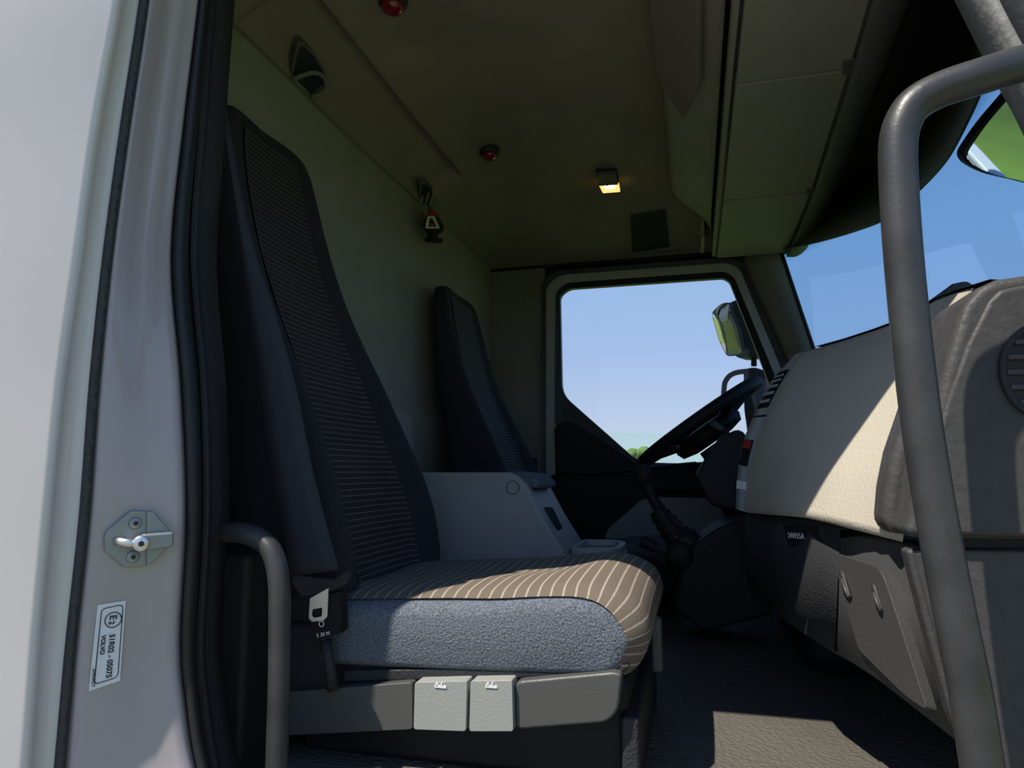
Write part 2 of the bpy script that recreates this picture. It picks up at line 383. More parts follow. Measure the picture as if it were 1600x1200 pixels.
def jamb_at(px, py):
    b = jx(py, 0); e = jx(py, 1); u = (px-b)/(e-b); return at(px, py, Y=lerp(Y1, Y2, u))
cols = []
for u, dy in ((0, .012), (.06, .002), (.14, 0), (.35, 0), (.55, 0), (.72, 0), (.86, -.003), (.95, -.004), (1, .004), (1.03, .03)):
    cols.append([at(jx(y, u), y, Y=lerp(Y1, Y2, min(u, 1))+dy+({.72: -.010, .86: .006}.get(u, 0))*sstep(520, 330, y)*1.0) for y in rows])
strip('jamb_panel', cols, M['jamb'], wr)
obj('bead_seal', *tube_g([at(x+5, y, Y=Y1+.002) for x, y in zip(beadl, rows)] and fine([at(x+5, y, Y=Y1+.002) for x, y in zip(beadl, rows)]), .006, 10), M['bead'], wr, label='ribbed dark rubber bead seal')
strip('door_seal', [[at(lerp(j, s, u), y, Y=lerp(Y2, Y3, u)-d) for j, s, y in zip(jambr, sealr, rows)] for u, d in ((0, -.012), (.06, .008), (.3, .016), (.55, .010), (.62, .003), (.8, .008), (.95, .004), (1, -.02))] , M['rubber'], wr, label='thick black rubber door seal')
inn = fine(col(sealr, Y3))
V, F = loft_g([[p+Vector((.004, -.025, 0)) for p in inn], [p+Vector((.0, .01, 0)) for p in inn], [p+Vector((-.01, .05, 0)) for p in inn], [Vector((XR-.02, .9, p.z)) for p in inn], [Vector((XR-.02, .74, p.z)) for p in inn]], closed=False)
obj('inner_trim', V, F, M['dark'], wr)
box('lower_trim', (XR, .885, FZ), (-.63, .955, .52), M['black'], wr, bevel=.01)
# --- striker on the jamb
ps = jamb_at(213, 842)
nrm = (jamb_at(260, 842)-jamb_at(170, 842)).cross(jamb_at(213, 800)-jamb_at(213, 885)).normalized()
if nrm.x < 0: nrm = -nrm
st = thing('door_striker', ps, 'grey bolted door latch striker on the painted door jamb above the white sticker', 'door striker')
def jp(x, y, h=0.): return jamb_at(x, y)+nrm*h
pts = [(161, 838), (162, 860), (193, 886), (222, 884), (240, 872), (262, 850), (262, 830), (236, 798), (203, 797), (165, 829)]
prism('base_plate', [jp(x, y, .001) for x, y in pts], nrm*.006, M['zinc'], st, bevel=.0015)
prism('bracket', [jp(x, y, .006) for x, y in [(226, 798), (236, 798), (262, 829), (262, 851), (240, 872), (226, 884)]], nrm*.006, M['zinc'], st, bevel=.0015)
prism('arm', [jp(x, y, .014) for x, y in [(214, 833), (214, 858), (262, 852), (262, 829)]], nrm*.014, M['zinc'], st, bevel=.003)
for x, y in ((209, 817), (205, 869)):
    b = lathe('screw', [(.0078, 0), (.0078, .003), (.006, .0042)], jp(x, y, .0065), nrm, M['zinc'], st, n=20)
    lathe('socket', [(.0032, 0), (.0032, .0008)], jp(x, y, .0105), nrm, M['ink'], b, n=6, smooth=False)
tube('striker_pin', [jp(180, 845, .006), jp(184, 845, .018), jp(195, 846, .022), jp(216, 846, .022)], .0055, M['metal'], st)
hd = lathe('bolt_head', [(.010, 0), (.010, .010), (.0085, .012)], jp(213, 846, .022), nrm*.7+Vector((.3, -.5, 0)), M['metal'], st, n=20)
lathe('socket', [(.0038, 0), (.0038, .0008)], Vector(jp(213, 846, .022))+(nrm*.7+Vector((.3, -.5, 0))).normalized()*.0122, nrm*.7+Vector((.3, -.5, 0)), M['ink'], hd, n=6, smooth=False)
# --- approval sticker
A, B, D, Q = jp(152, 945, .0012), jp(196, 938, .0012), jp(187, 1063, .0012), jp(138, 1080, .0012)
sk = thing('approval_sticker', Q, 'white rectangular sticker with black frame and sideways printing below the door striker', 'sticker')
obj('foil', *prism_g([A, B, D, Q], nrm*.0004), M['sticker'], sk, smooth=False)
def sp(u, v): return A.lerp(B, u).lerp(Q.lerp(D, u), v)+nrm*.0007      # u across (left to right), v downwards
fo = round_poly([sp(.14, .05), sp(.93, .04), sp(.93, .95), sp(.14, .945)], .006); fi = round_poly([sp(.17, .06), sp(.90, .05), sp(.90, .94), sp(.17, .935)], .005)
obj('printed_frame', *ring_g(fo, fi, nrm*.0003), M['ink'], sk, smooth=False)
right = sp(.5, 1)-sp(.5, 0); upv = sp(1, .5)-sp(0, .5); H = (sp(.5, 1)-sp(.5, 0)).length; Wd = upv.length
text('printed_number', '51R02 - 05075', sp(.52, .385), right, upv, H*.088, M['ink'], sk, bold=H*.002)
text('printed_name', 'VOLVO', sp(.245, .375), right, upv, H*.070, M['ink'], sk, bold=H*.002)
text('printed_code', '20909477', sp(.06, .745), right, upv, H*.055, M['ink'], sk)
cc = sp(.60, .215); rr = right.normalized(); uu = (upv-rr*upv.dot(rr)).normalized()
obj('printed_circle', *ring_g([cc+rr*H*.098*math.cos(t)+uu*H*.098*math.sin(t) for t in [k*math.pi/16 for k in range(32)]], [cc+rr*H*.086*math.cos(t)+uu*H*.086*math.sin(t) for t in [k*math.pi/16 for k in range(32)]], nrm*.0003), M['ink'], sk, smooth=False)
text('printed_letter', 'E', cc-rr*H*.06-uu*H*.04, right, upv, H*.115, M['ink'], sk, bold=H*.002)
text('printed_digit', '2', cc+rr*H*.012-uu*H*.045, right, upv, H*.09, M['ink'], sk, bold=H*.002)
# ================================================================== SEATS
def seat(loc, label, group, stripe, parts=True):
    bx, by, bz = loc
    s = thing('truck_seat_unit', loc, label, 'seat', group)
    T = lambda x, y, z: Vector((bx+x, by+y, bz+z))
    # backrest: (height, front face x, half width, bolster depth, thickness)
    HB = [(.40, -.56, .225, .03, .22), (.48, -.590, .232, .050, .225), (.56, -.612, .234, .058, .21), (.64, -.642, .230, .058, .19), (.72, -.678, .217, .055, .165),
          (.82, -.715, .212, .046, .125), (.94, -.765, .196, .034, .10), (1.06, -.803, .186, .026, .075), (1.18, -.828, .178, .02, .06), (1.28, -.844, .166, .016, .05), (1.335, -.852, .148, .012, .045), (1.36, -.862, .12, .006, .03)]
    LW = [-.80, -1.0, -1.0, -.95, -.80, -.62, -.53, -.25, 0, .25, .53, .62, .80, .95, 1.0, 1.0, .80, 0]
    def prof(h, xf, w, b, t):
        DX = [-t, -t*.75, -b*.2, b*.9, b, b*.35, 0, -.004, -.006, -.004, 0, b*.35, b, b*.9, -b*.2, -t*.75, -t, -t]
        return [T(xf+d, w*l-.04*sstep(.8, 1.3, h), h) for l, d in zip(LW, DX)]
    V, F = loft_g([prof(*q) for q in HB]); back = obj('backrest', V, F, M['fabric'], s, sub=2)
    ins = [interp([(q[0], q[k]) for q in HB], 0) for k in (1,)]
    def panel(a, b):
        h = lerp(.40, 1.325, a); xf = interp([(q[0], q[1]) for q in HB], h); w = interp([(q[0], q[2]) for q in HB], h); bb = interp([(q[0], q[3]) for q in HB], h)
        l = lerp(-.60, .60, b); d = interp([(-.62, bb*.35), (-.53, .002), (0, -.003), (.53, .002), (.62, bb*.35)], l)
        return T(xf+d+.0045, w*l-.04*sstep(.8, 1.3, h), h)
    grid('striped_panel', panel, 60, 16, stripe, s, uvfn=lambda a, b: (b*.3, lerp(.40, 1.30, a)), label='finely striped centre panel')
    # cushion
    pr = [(-.60, .335), (-.60, .40), (-.585, .432), (-.5, .440), (-.40, .446), (-.30, .452), (-.22, .462), (-.16, .466), (-.115, .458), (-.085, .438), (-.072, .41), (-.078, .385), (-.095, .36), (-.12, .350), (-.18, .347), (-.35, .340), (-.5, .336)]
    pr = [(x, z) for x, z in pr]; N = len(pr); cx = -.33; cz = .395
    def ring(v, grow=0.):
        a = abs(v); q = max(0., (a-.80)/.20); ins_ = .030*(1-math.sqrt(max(0, 1-q*q)))
        out = []
        for k, (x, z) in enumerate(pr):
            dx = max(0., min(1., (x+.15)/.07))-max(0., min(1., (-.56-x)/.04)); dz = max(-1., min(1., (z-.395)/.05))
            cr = .012*(1-v*v) if z > .40 else 0
            cr += -.010*math.exp(-(v/.35)**2) if z > .40 and x < -.2 else 0
            out.append(T(x-dx*ins_*1.5+dx*grow, .24*v*(1-.0*q), z-dz*ins_*(.9 if dz > 0 else .5)+cr+grow*dz))
        return out
    vs = [-1, -.985, -.95, -.9, -.84, -.78, -.6, -.35, 0, .35, .6, .78, .84, .9, .95, .985, 1]
    secs = [[p for p in smooth_path(ring(v)+[ring(v)[0]], 3)[:-1]] for v in vs]
    V, F = loft_g(secs); obj('seat_cushion', V, F, M['side'] if parts else M['fabric'], s, label='blue grey cushion side cloth' if parts else None)
    # striped top over the cushion, running down the nose
    top = [smooth_path(ring(v, .003), 3) for v in [-1+k/20 for k in range(41)]]
    def vlim(x): return interp([(-.60, .93), (-.35, .93), (-.25, .95), (-.17, .965), (-.11, .985), (-.07, .99)], x)
    k0, k1 = 6, 38
    memo = {}
    def cover(v):
        if v not in memo: memo[v] = smooth_path(ring(v, .0045), 3)
        return memo[v]
    Vv, UV, nv = [], [], 24
    for k in range(k0, k1):
        xr = top[20][k].x-bx
        for j in range(nv+1):
            v = lerp(-1, 1, j/nv)*(vlim(xr) if k < 30 else .99)
            Vv.append(cover(round(v, 4))[k]); UV.append((0, v*.24))
    # arc length along the profile gives the stripe spacing
    L = [0.]
    for k in range(k0+1, k1): L.append(L[-1]+(top[20][k]-top[20][k-1]).length)
    UV = [(L[i//(nv+1)], u[1]) for i, u in enumerate(UV)]
    Ff = [(i*(nv+1)+j, i*(nv+1)+j+1, (i+1)*(nv+1)+j+1, (i+1)*(nv+1)+j) for i in range(k1-k0-1) for j in range(nv)]
    obj('striped_cover', Vv, Ff, M['cushstripe'] if parts else stripe, s, uv=UV, label='brown striped cushion top' if parts else None)
    return s, T
SY = 1.235
ps_, T = seat((0, SY, 0), 'large dark passenger seat nearest the open door with brown striped cushion lit by sun', 'truck cab seats', M['backstripe'])
yn = SY-.24                                  # near face of the seat
# seat base, rails and trim of the near seat
box('seat_pedestal', (-.62, yn+.03, FZ), (-.105, SY+.2, .335), M['black'], ps_, bevel=.012)
box('cushion_pan', (-.60, yn+.012, .305), (-.10, SY+.225, .352), M['black'], ps_, bevel=.008)
tl = at(655, 1065, Y=yn)
def trimpx(pts, dy=.05, y=yn-.012): return [at(x, q, Y=y) for x, q in pts], (0, dy, 0)
v, e = trimpx([(440, 1082), (644, 1066), (645, 1140), (440, 1150)]); prism('side_trim', round_poly(v, .006, 3), e, M['boxgrey'], ps_, bevel=.005)
for pts in ([(648, 1066), (730, 1064), (728, 1143), (646, 1140)], [(735, 1064), (800, 1063), (802, 1143), (733, 1143)]):
    v, e = trimpx(pts, .05, yn-.022); bt = prism('adjuster_button', round_poly(v, .004, 3), e, M['button'], ps_, bevel=.010, seg=3, label='light grey adjuster button')
    cxp = sum(q[0] for q in pts)/4
    g = [box_g(at(cxp-9, 1072, Y=yn-.0235)-Vector((0, 0, .002)), at(cxp+9, 1072, Y=yn-.0235)+Vector((0, .003, .0))), box_g(at(cxp-7, 1072, Y=yn-.0235), at(cxp-4, 1067, Y=yn-.0235)+Vector((0, .003, 0))), box_g(at(cxp+1, 1072, Y=yn-.0235), at(cxp+3, 1066, Y=yn-.0235)+Vector((0, .003, 0)))]
    obj('seat_symbol', *merge(*g), M['mark'], bt, smooth=False)
v, e = trimpx([(803, 1065), (960, 1050), (972, 1054), (966, 1112), (948, 1130), (805, 1141)], .09); prism('front_trim', round_poly(v, .012, 4), e, M['boxgrey'], ps_, bevel=.008)
v, e = trimpx([(535, 1048), (960, 1036), (985, 1040), (975, 1052), (800, 1062), (535, 1066)], .05, yn+.004); prism('pan_skirt', v, e, M['dark'], ps_, bevel=.004)
box('front_apron', (-.11, yn+.01, FZ), (-.085, SY+.2, .30), M['dark'], ps_, bevel=.006)
lv = box('slide_lever', (-.078, SY-.06, .315), (-.060, SY-.035, .40), M['boxgrey'], ps_, bevel=.005)
box('recline_cover', (-.66, yn+.005, .24), (-.55, yn+.05, .40), M['dark'], ps_, bevel=.015)
rc = prism('recline_hinge', round_poly([at(x, y, Y=yn+.02) for x, y in [(455, 925), (535, 920), (548, 1000), (520, 1090), (440, 1090), (430, 960)]], .02), (0, .03, 0), M['dark'], ps_, bevel=.006)
# far seat
dv, T2 = seat((.034, 2.38, -.07), 'dark driver seat with tall striped backrest behind the steering wheel', 'truck cab seats', M['farstripe'], parts=False)
dv.scale = (1, 1.22, 1)
box('seat_pedestal', (-.58, 2.19, FZ), (-.10, 2.55, .30), M['black'], dv, bevel=.012)
# belt of the driver seat along the far edge of its backrest
bd = thing('driver_seat_belt', (-.6, 2.58, .62), 'thin dark seat belt hanging along the far edge of the driver backrest', 'seat belt')
pth = smooth_path([at(763, 560, Y=2.635), at(775, 600, Y=2.635), at(795, 660, Y=2.625), at(816, 715, Y=2.615), at(822, 738, Y=2.615)], 5)
V, F = loft_g([[q+Vector((0, -.0, 0)), q+Vector((-.012, .046, 0))] for q in pth], closed=False); obj('webbing', V, F, M['webbing'], bd, solid=.0015)
box('buckle', at(818, 745, Y=2.615)-Vector((.03, 0, .03)), at(838, 715, Y=2.615)+Vector((0, .03, 0)), M['black'], bd, bevel=.006)
# ================================================================== SEAT BELT OF THE NEAR SEAT
sb = thing('passenger_seat_belt', at(500, 960, Y=yn-.03), 'long dark seat belt running down the near side of the passenger seat', 'seat belt')
L_ = [(331, 40), (334, 110), (342, 160), (352, 220), (365, 300), (378, 390), (392, 500), (408, 610), (424, 720), (440, 810), (456, 900)]
R_ = [(347, 40), (349, 110), (352, 160), (362, 220), (377, 300), (398, 390), (434, 500), (464, 610), (486, 720), (508, 810), (530, 890)]
YB = [.87, .88, .90, .92, .93, .94, .945, .95, .955, .96, .965]
lp = smooth_path([at(x, y, Y=q) for (x, y), q in zip(L_, YB)], 5); rp = smooth_path([at(x, y, Y=q+.02*(1-k/10)) for k, ((x, y), q) in enumerate(zip(R_, YB))], 5)
V, F = loft_g([[a, a.lerp(b, .33)-Vector((0, .002, 0)), a.lerp(b, .66)-Vector((0, .002, 0)), b] for a, b in zip(lp, rp)], closed=False); obj('webbing', V, F, M['webbing'], sb, solid=.002)
yb = yn-.035
def bp(pts, y=yb): return [at(a, b, Y=y) for a, b in pts]
prism('webbing_loop', bp([(455, 898), (520, 905), (540, 890), (545, 900), (538, 915), (505, 930), (470, 934), (455, 915)]), (0, .014, 0), M['dark'], sb, bevel=.004)
obj('tongue', *ring_g(bp([(484, 934), (513, 918), (511, 964), (505, 970), (487, 972), (482, 966)], yb-.004), bp([(488, 953), (503, 950), (503, 958), (502, 963), (490, 965), (487, 962)], yb-.004), (0, .004, 0)), M['metal'], sb, bevel=.0008, label='bright steel tongue')
bk = prism('buckle', round_poly(bp([(482, 934), (530, 925), (531, 990), (487, 1003)], yb+.002), .004, 3), (0, .025, 0), M['black'], sb, bevel=.004)
cq = at(502, 975, Y=yb+.0005); k16 = [k*math.pi/12 for k in range(24)]
obj('maker_mark', *ring_g([cq+Vector((.0045*math.cos(t), 0, .0045*math.sin(t))) for t in k16], [cq+Vector((.0034*math.cos(t), 0, .0034*math.sin(t))) for t in k16], (0, .001, 0)), M['mark'], bk, smooth=False)
text('small_print', '5 30 M', at(495, 996, Y=yb+.0008), at(520, 992, Y=yb)-at(495, 997, Y=yb), (0, 0, 1), .008, M['mark'], bk)
tube('buckle_stalk', [at(508, 1000, Y=yb+.012), at(515, 1040, Y=yb+.012), at(520, 1078, Y=yb+.014)], .009, M['dark'], sb)
# ================================================================== NEAR GRAB HANDLE (left)
gh = thing('entry_grab_handle', at(437, 1230, Y=.86), 'bent dark grab handle rising in front of the seat beside the door seal', 'grab handle')
pth = smooth_path([at(318, 832, Y=.885), at(345, 832, Y=.88), at(380, 833, Y=.87), at(410, 845, Y=.865), at(428, 870, Y=.862), at(436, 910, Y=.86), at(437, 980, Y=.86), at(436, 1080, Y=.86), at(433, 1180, Y=.86), at(432, 1260, Y=.86)], 5)
tube('grip', pth, .0148, M['bar'], gh, n=18)
lathe('mount', [(.022, 0), (.022, .02), (.015, .03)], at(432, 1255, Y=.86)-Vector((0, 0, .02)), (0, 0, 1), M['dark'], gh)
# ================================================================== CENTRE CONSOLE
YC = 1.64
cn = thing('centre_console', (-.55, YC+.14, 0), 'light grey storage console between the two seats', 'console')
side = [at(x, y, Y=YC) for x, y in [(640, 738), (792, 738), (808, 744), (822, 757), (850, 810), (888, 872)]]
prism('body', side+[Vector((side[-1].x+.005, YC, FZ)), Vector((side[0].x, YC, FZ))], (0, .27, 0), M['console'], cn, bevel=.010, seg=3)
def cap_ring(x, y, Y, r, name, m, par):
    c = at(x, y, Y=Y); k = [t*math.pi/16 for t in range(32)]
    return obj(name, *ring_g([c+Vector((r*math.cos(t), 0, r*math.sin(t))) for t in k], [c+Vector((r*.9*math.cos(t), 0, r*.9*math.sin(t))) for t in k], (0, .003, 0)), m, par, smooth=False)
pc = lathe('round_plug', [(.0145, 0), (.0145, .001)], at(801, 762, Y=YC), (0, -1, 0), M['console'], cn, n=28, smooth=False)
cap_ring(801, 762, YC-.002, .0165, 'plug_groove', M['ink'], pc)
pad = [at(806, 738, Y=YC+.01), at(842, 741, Y=YC+.17), at(862, 758, Y=YC+.20), at(830, 760, Y=YC+.01)]
x0 = at(800, 742, Y=YC).x; zt = at(792, 738, Y=YC).z
prism('armrest_pad', [(x0-.03, YC+.03, zt-.022), (x0-.03, YC+.03, zt+.003), (x0+.030, YC+.03, zt-.003), (x0+.064, YC+.03, zt-.026), (x0+.064, YC+.03, zt-.042), (x0+.03, YC+.03, zt-.036)], (0, .21, 0), M['padblue'], cn, bevel=.008, seg=3)
sw = prism('rocker_switch', round_poly([at(845, 795, Y=YC+.055), at(858, 796, Y=YC+.085), at(874, 829, Y=YC+.085), at(864, 832, Y=YC+.055)], .004, 2), Vector((.5, 0, .3)).normalized()*.012, M['black'], cn, bevel=.003)
ty = YC+.02
cup = [at(868, 858, Y=YC+.05), at(920, 852, Y=YC+.05)]
zb = at(930, 862, Y=YC+.1).z
prism('cup_tray', round_poly([(-.33, YC+.02, zb-.02), (-.20, YC+.02, zb-.02), (-.175, YC+.10, zb-.02), (-.175, YC+.22, zb-.02), (-.20, YC+.27, zb-.02), (-.33, YC+.27, zb-.02)], .03), (0, 0, .018), M['console'], cn, bevel=.006)
o1 = round_poly([(-.30, YC+.03, zb-.002), (-.205, YC+.03, zb-.002), (-.178, YC+.10, zb-.002), (-.178, YC+.22, zb-.002), (-.205, YC+.265, zb-.002), (-.30, YC+.265, zb-.002)], .03)
i1 = round_poly([(-.29, YC+.05, zb-.002), (-.215, YC+.05, zb-.002), (-.196, YC+.10, zb-.002), (-.196, YC+.21, zb-.002), (-.215, YC+.245, zb-.002), (-.29, YC+.245, zb-.002)], .02)
obj('tray_rim', *ring_g(o1, i1, (0, 0, .016)), M['console'], cn, bevel=.003)
box('tray_pillar', (-.40, YC+.03, FZ), (-.20, YC+.26, zb-.02), M['black'], cn, bevel=.01)
# ================================================================== STEERING
wc = at(1093, 660, Y=2.38); nw = Vector((-.57, 0, .822)).normalized(); uw = Vector((.822, 0, .57)); vw = Vector((0, 1, 0))
sg = thing('steering_wheel', wc-nw*.25, 'large black steering wheel seen edge-on in front of the far window', 'steering wheel')
RW = .228
ringp = [[wc+(uw*math.cos(t)+vw*math.sin(t))*(RW+.020*math.cos(q))+nw*(.020*math.sin(q)) for q in [k*math.pi/6 for k in range(12)]] for t in [k*math.pi/32 for k in range(64)]]
V, F = loft_g(ringp+[ringp[0]], True, False); obj('rim', V, F, M['black'], sg)
for a in (20, 160, 235, 305):
    t = math.radians(a); d = uw*math.cos(t)+vw*math.sin(t)
    tube('spoke', smooth_path([wc+d*.05-nw*.05, wc+d*.13-nw*.025, wc+d*.222], 5), .014, M['black'], sg, n=10)
lathe('hub', [(.07, -.035), (.115, -.025), (.125, 0), (.11, .022), (.04, .03)], wc-nw*.045, nw, M['black'], sg)
lathe('column', [(.062, 0), (.062, -.08), (.055, -.14), (.05, -.38)], wc-nw*.085, nw, M['dark'], sg)
tube('stalk', smooth_path([wc-nw*.10+vw*.03, wc-nw*.09-vw*.10+uw*.02, wc-nw*.075-vw*.19+uw*.04], 5), [.009]*5+[.011]*6, M['dark'], sg, n=10, label='control stalk with flattened tip')
cl = [at(x, y, Y=2.22) for x, y in [(1108, 662), (1112, 656), (1120, 658), (1136, 672), (1132, 676), (1114, 668)]]
prism('indicator_tip', cl, (0, .03, 0), M['grey'], sg, bevel=.003, label='grey indicator stalk tip')
# ================================================================== DASHBOARD
ds = thing('dashboard', (.45, 1.8, .3), 'grey and beige dashboard spanning the front of the cab', 'dashboard')
# beige pad: columns (Y, bottom px, top px, roundness)
cd = [(1.62, (1167, 801), (1258, 549), 1.0), (1.47, (1200, 804), (1306, 536), .7), (1.30, (1228, 806), (1368, 516), .3), (1.20, (1258, 809), (1412, 500), .15), (1.12, (1296, 817), (1460, 470), .1), (1.06, (1336, 828), (1498, 456), .1), (1.0, (1376, 838), (1512, 452), .1), (.96, (1410, 847), (1520, 450), .1)]
SH = [(0, 0), (.06, .20), (.12, .34), (.20, .48), (.34, .66), (.62, .84), (.84, .94), (1, 1)]
LN = [(0, 0), (.16, .20), (.30, .34), (.45, .48), (.64, .66), (.82, .84), (.93, .94), (1, 1)]
def dash_col(Y, b, t, k):
    pb = at(*b, Y=Y); pt = at(*t, Y=Y)
    return [Vector((lerp(pb.x, pt.x, lerp(l[0], s[0], k)), Y, lerp(pb.z, pt.z, s[1]))) for s, l in zip(SH, LN)]
padcols = [smooth_path(dash_col(*c), 4) for c in cd]
padcols[0] = smooth_path([at(x, y, Y=1.62) for x, y in [(1167, 801), (1169, 760), (1173, 730), (1183, 692), (1200, 645), (1222, 600), (1240, 572), (1258, 549)]], 4)
back = lambda c: [c[0]+Vector((.05, 0, -.004))]+c+[c[-1]+Vector((.22, 0, -.01))]
V, F = loft_g([[c[-1] + Vector((.22, 0, -.01))]+list(reversed(c))+[c[0]+Vector((.06, 0, -.004))] for c in padcols], closed=False)
obj('beige_pad', V, F, M['beige'], ds, label='beige soft trim panel')
# fascia that turns towards the driver
fa = padcols[0]
fx = [(1149, 795), (1151, 757), (1154, 724), (1161, 690), (1178, 648), (1199, 606), (1218, 580), (1242, 554)]
fs = smooth_path([at(x, y, Y=1.655) for x, y in fx], 4)
fb = [p+Vector((.10, .16, 0)) for p in fs]
V, F = loft_g([fa, [a.lerp(b, .12)+Vector((.003, 0, 0)) for a, b in zip(fa, fs)], [a.lerp(b, .5) for a, b in zip(fa, fs)], fs, fb, [p+Vector((.25, .25, 0)) for p in fs]], closed=False)
obj('centre_fascia', V, F, M['fascia'], ds, label='smooth grey fascia facing the driver')
def fq(u, v, h):                         # u across the strip (0 = pad corner), v along its height
    n = len(fa)-1; k = min(int(v*n), n-1); f = v*n-k
    a = fa[k].lerp(fa[k+1], f); b = fs[k].lerp(fs[k+1], f)
    return a.lerp(b, u)+Vector((-.80, -.55, .25)).normalized()*h
def fplate(name, u0, u1, v0, v1, m, h, par=None):
    a = [fq(u0, v0, -.004), fq(u1, v0, -.004), fq(u1, v1, -.004), fq(u0, v1, -.004)]
    return prism(name, a, Vector((-.80, -.55, .25)).normalized()*(h+.004), m, par or ds, bevel=.0008)
vt = fplate('air_vent', .22, .95, .60, .84, M['black'], .0025)
for k in range(5): fplate('vent_slat', .28, .90, .625+k*.04, .64+k*.04, M['fascia'], .004, vt)
fplate('panel_joint', .10, 1.0, .555, .565, M['ink'], .0012)
fplate('switch_row', .30, .95, .28, .44, M['black'], .0025)
fplate('red_switch', .36, .80, .39, .435, M['orange'], .005)
fplate('lower_switch', .25, .9, .12, .17, M['mark'], .004)
box('dash_core', (.50, .93, .34), (.90, 1.90, .80), M['black'], ds, bevel=.01)
# top of the dash up to the windscreen
tops = [c[-1] for c in padcols]
V, F = loft_g([[p+Vector((-.003, 0, .003)) for p in tops], [p+Vector((.02, 0, .010)) for p in tops], [Vector((p.x+.32, p.y, p.z-.03)) for p in tops]], closed=False)
obj('dash_top', V, F, M['black'], ds)
box('driver_dash', (.30, 1.85, .30), (.85, YF-.03, .86), M['black'], ds, bevel=.04)
prism('instrument_hood', [at(x, y, Y=2.12) for x, y in [(1112, 700), (1125, 682), (1155, 669), (1168, 680), (1180, 740), (1150, 800), (1110, 790), (1085, 745)]], (0, .5, 0), M['dark'], ds, bevel=.015)
# lower dash: dark band under the pad
low_top = [at(x, y, Y=Y) for Y, x, y in ((1.64, 1158, 803), (1.49, 1200, 806), (1.23, 1258, 812), (1.15, 1304, 826))]
low_bot = [at(x, y, Y=Y) for Y, x, y in ((1.64, 1168, 925), (1.48, 1205, 955), (1.23, 1252, 988), (1.13, 1304, 1018))]
V, F = loft_g([[p+Vector((.06, 0, .004)) for p in low_top], [p+Vector((.008, 0, -.002)) for p in low_top], low_bot, [p+Vector((.10, 0, -.02)) for p in low_bot]], closed=False)
obj('lower_panel', V, F, M['dark'], ds)
box('knee_bolster', (.21, 1.64, FZ), (.80, 2.30, .62), M['black'], ds, bevel=.05)
# socket with printed rating
sp_ = [at(x, y, Y=Y) for Y, x, y in ((1.34, 1226, 818), (1.19, 1282, 820), (1.19, 1284, 856), (1.34, 1234, 853))]
sp_[2] = sp_[1]+(sp_[3]-sp_[0])
sx = [p+Vector((-.004, 0, 0)) for p in sp_]
so = prism('power_socket', sx, (.02, 0, 0), M['black'], ds, bevel=.003, label='power socket cover with white printed rating')
tn = Vector((-1, 0, 0))
text('socket_rating', '24V/15A', sx[0].lerp(sx[3], .62)+Vector((-.0022, -.0012, 0))+(sx[1]-sx[0])*.12, sx[1]-sx[0], Vector((0, 0, 1)), .0135, M['mark'], so, stretch=1.55)
# near lower body with map pocket
lp_t = [at(x, y, Y=Y) for Y, x, y in ((1.185, 1290, 848), (1.13, 1325, 839), (1.04, 1368, 845), (.97, 1412, 856), (.895, 1425, 857))]
lp_b = [at(x, y, Y=Y) for Y, x, y in ((1.22, 1256, 990), (1.15, 1300, 1014), (1.02, 1372, 1062), (.925, 1470, 1138), (.895, 1508, 1168))]
V, F = loft_g([[p+Vector((.25, 0, .0)) for p in lp_t], [p+Vector((.012, 0, .002)) for p in lp_t], lp_t, lp_b, [p+Vector((.05, 0, -.03)) for p in lp_b], [p+Vector((.4, 0, -.05)) for p in lp_b]], closed=False)
obj('passenger_panel', V, F, M['grey'], ds, label='grey lower panel on the passenger side')
def lowp(x, y, h):                       # point on the passenger panel, lifted by h
    def colpt(q):
        k = min(int(q*4), 3); f = q*4-k; return lp_t[k].lerp(lp_t[k+1], f), lp_b[k].lerp(lp_b[k+1], f)
    r = ray(x, y); o = Vector((0, 0, CAMZ)); lo, hi = 0., 1.
    def side(q):                         # signed side of the view ray against the panel's ruling line
        a, b = colpt(q); return (b-a).cross(r).dot(o-a)
    s0 = side(0.)
    for _ in range(40):
        q = (lo+hi)/2
        if (side(q) > 0) == (s0 > 0): lo = q
        else: hi = q
    a, b = colpt(lo); d = (b-a); n = d.cross(r); m2 = r.cross(n)
    t = (o-a).dot(m2)/d.dot(m2); return a+d*t+Vector((-1, -.18, .3)).normalized()*h
pk = prism('map_pocket', round_poly([lowp(x, y, .013) for x, y in [(1312, 866), (1386, 890), (1398, 908), (1468, 1118), (1430, 1092), (1356, 1020)]], .012), Vector((.95, .18, -.3)).normalized()*.022, M['grey'], ds, bevel=.004, label='hinged pocket flap with two finger slots')
for x, y in ((1334, 918), (1386, 940)):
    c = [lowp(x+a, y+b, .0145) for a, b in ((-9, -24), (-3, -22), (9, 18), (8, 24), (2, 20))]
    f = prism('finger_slot', round_poly(c, .006, 4), Vector((.95, .18, -.3)).normalized()*.004, M['ink'], pk, bevel=.0)
    tube('slot_rim', [lowp(x+a, y+b, .0155) for a, b in ((-2, -8), (3, 6), (9, 20))], .0022, M['grey'], f, n=8)
box('end_filler', (.27, .915, .46), (.9, .985, .64), M['ink'], ds, bevel=.002)
YE = .885                                # near end of the dashboard faces the door
endlo = [(1415, 858), (1700, 858), (1700, 1230), (1548, 1230), (1500, 1160), (1486, 1120), (1452, 1000)]
prism('end_panel', [at(x, y, Y=YE+.012) for x, y in endlo], (0, .03, 0), M['grain'], ds, bevel=.006)
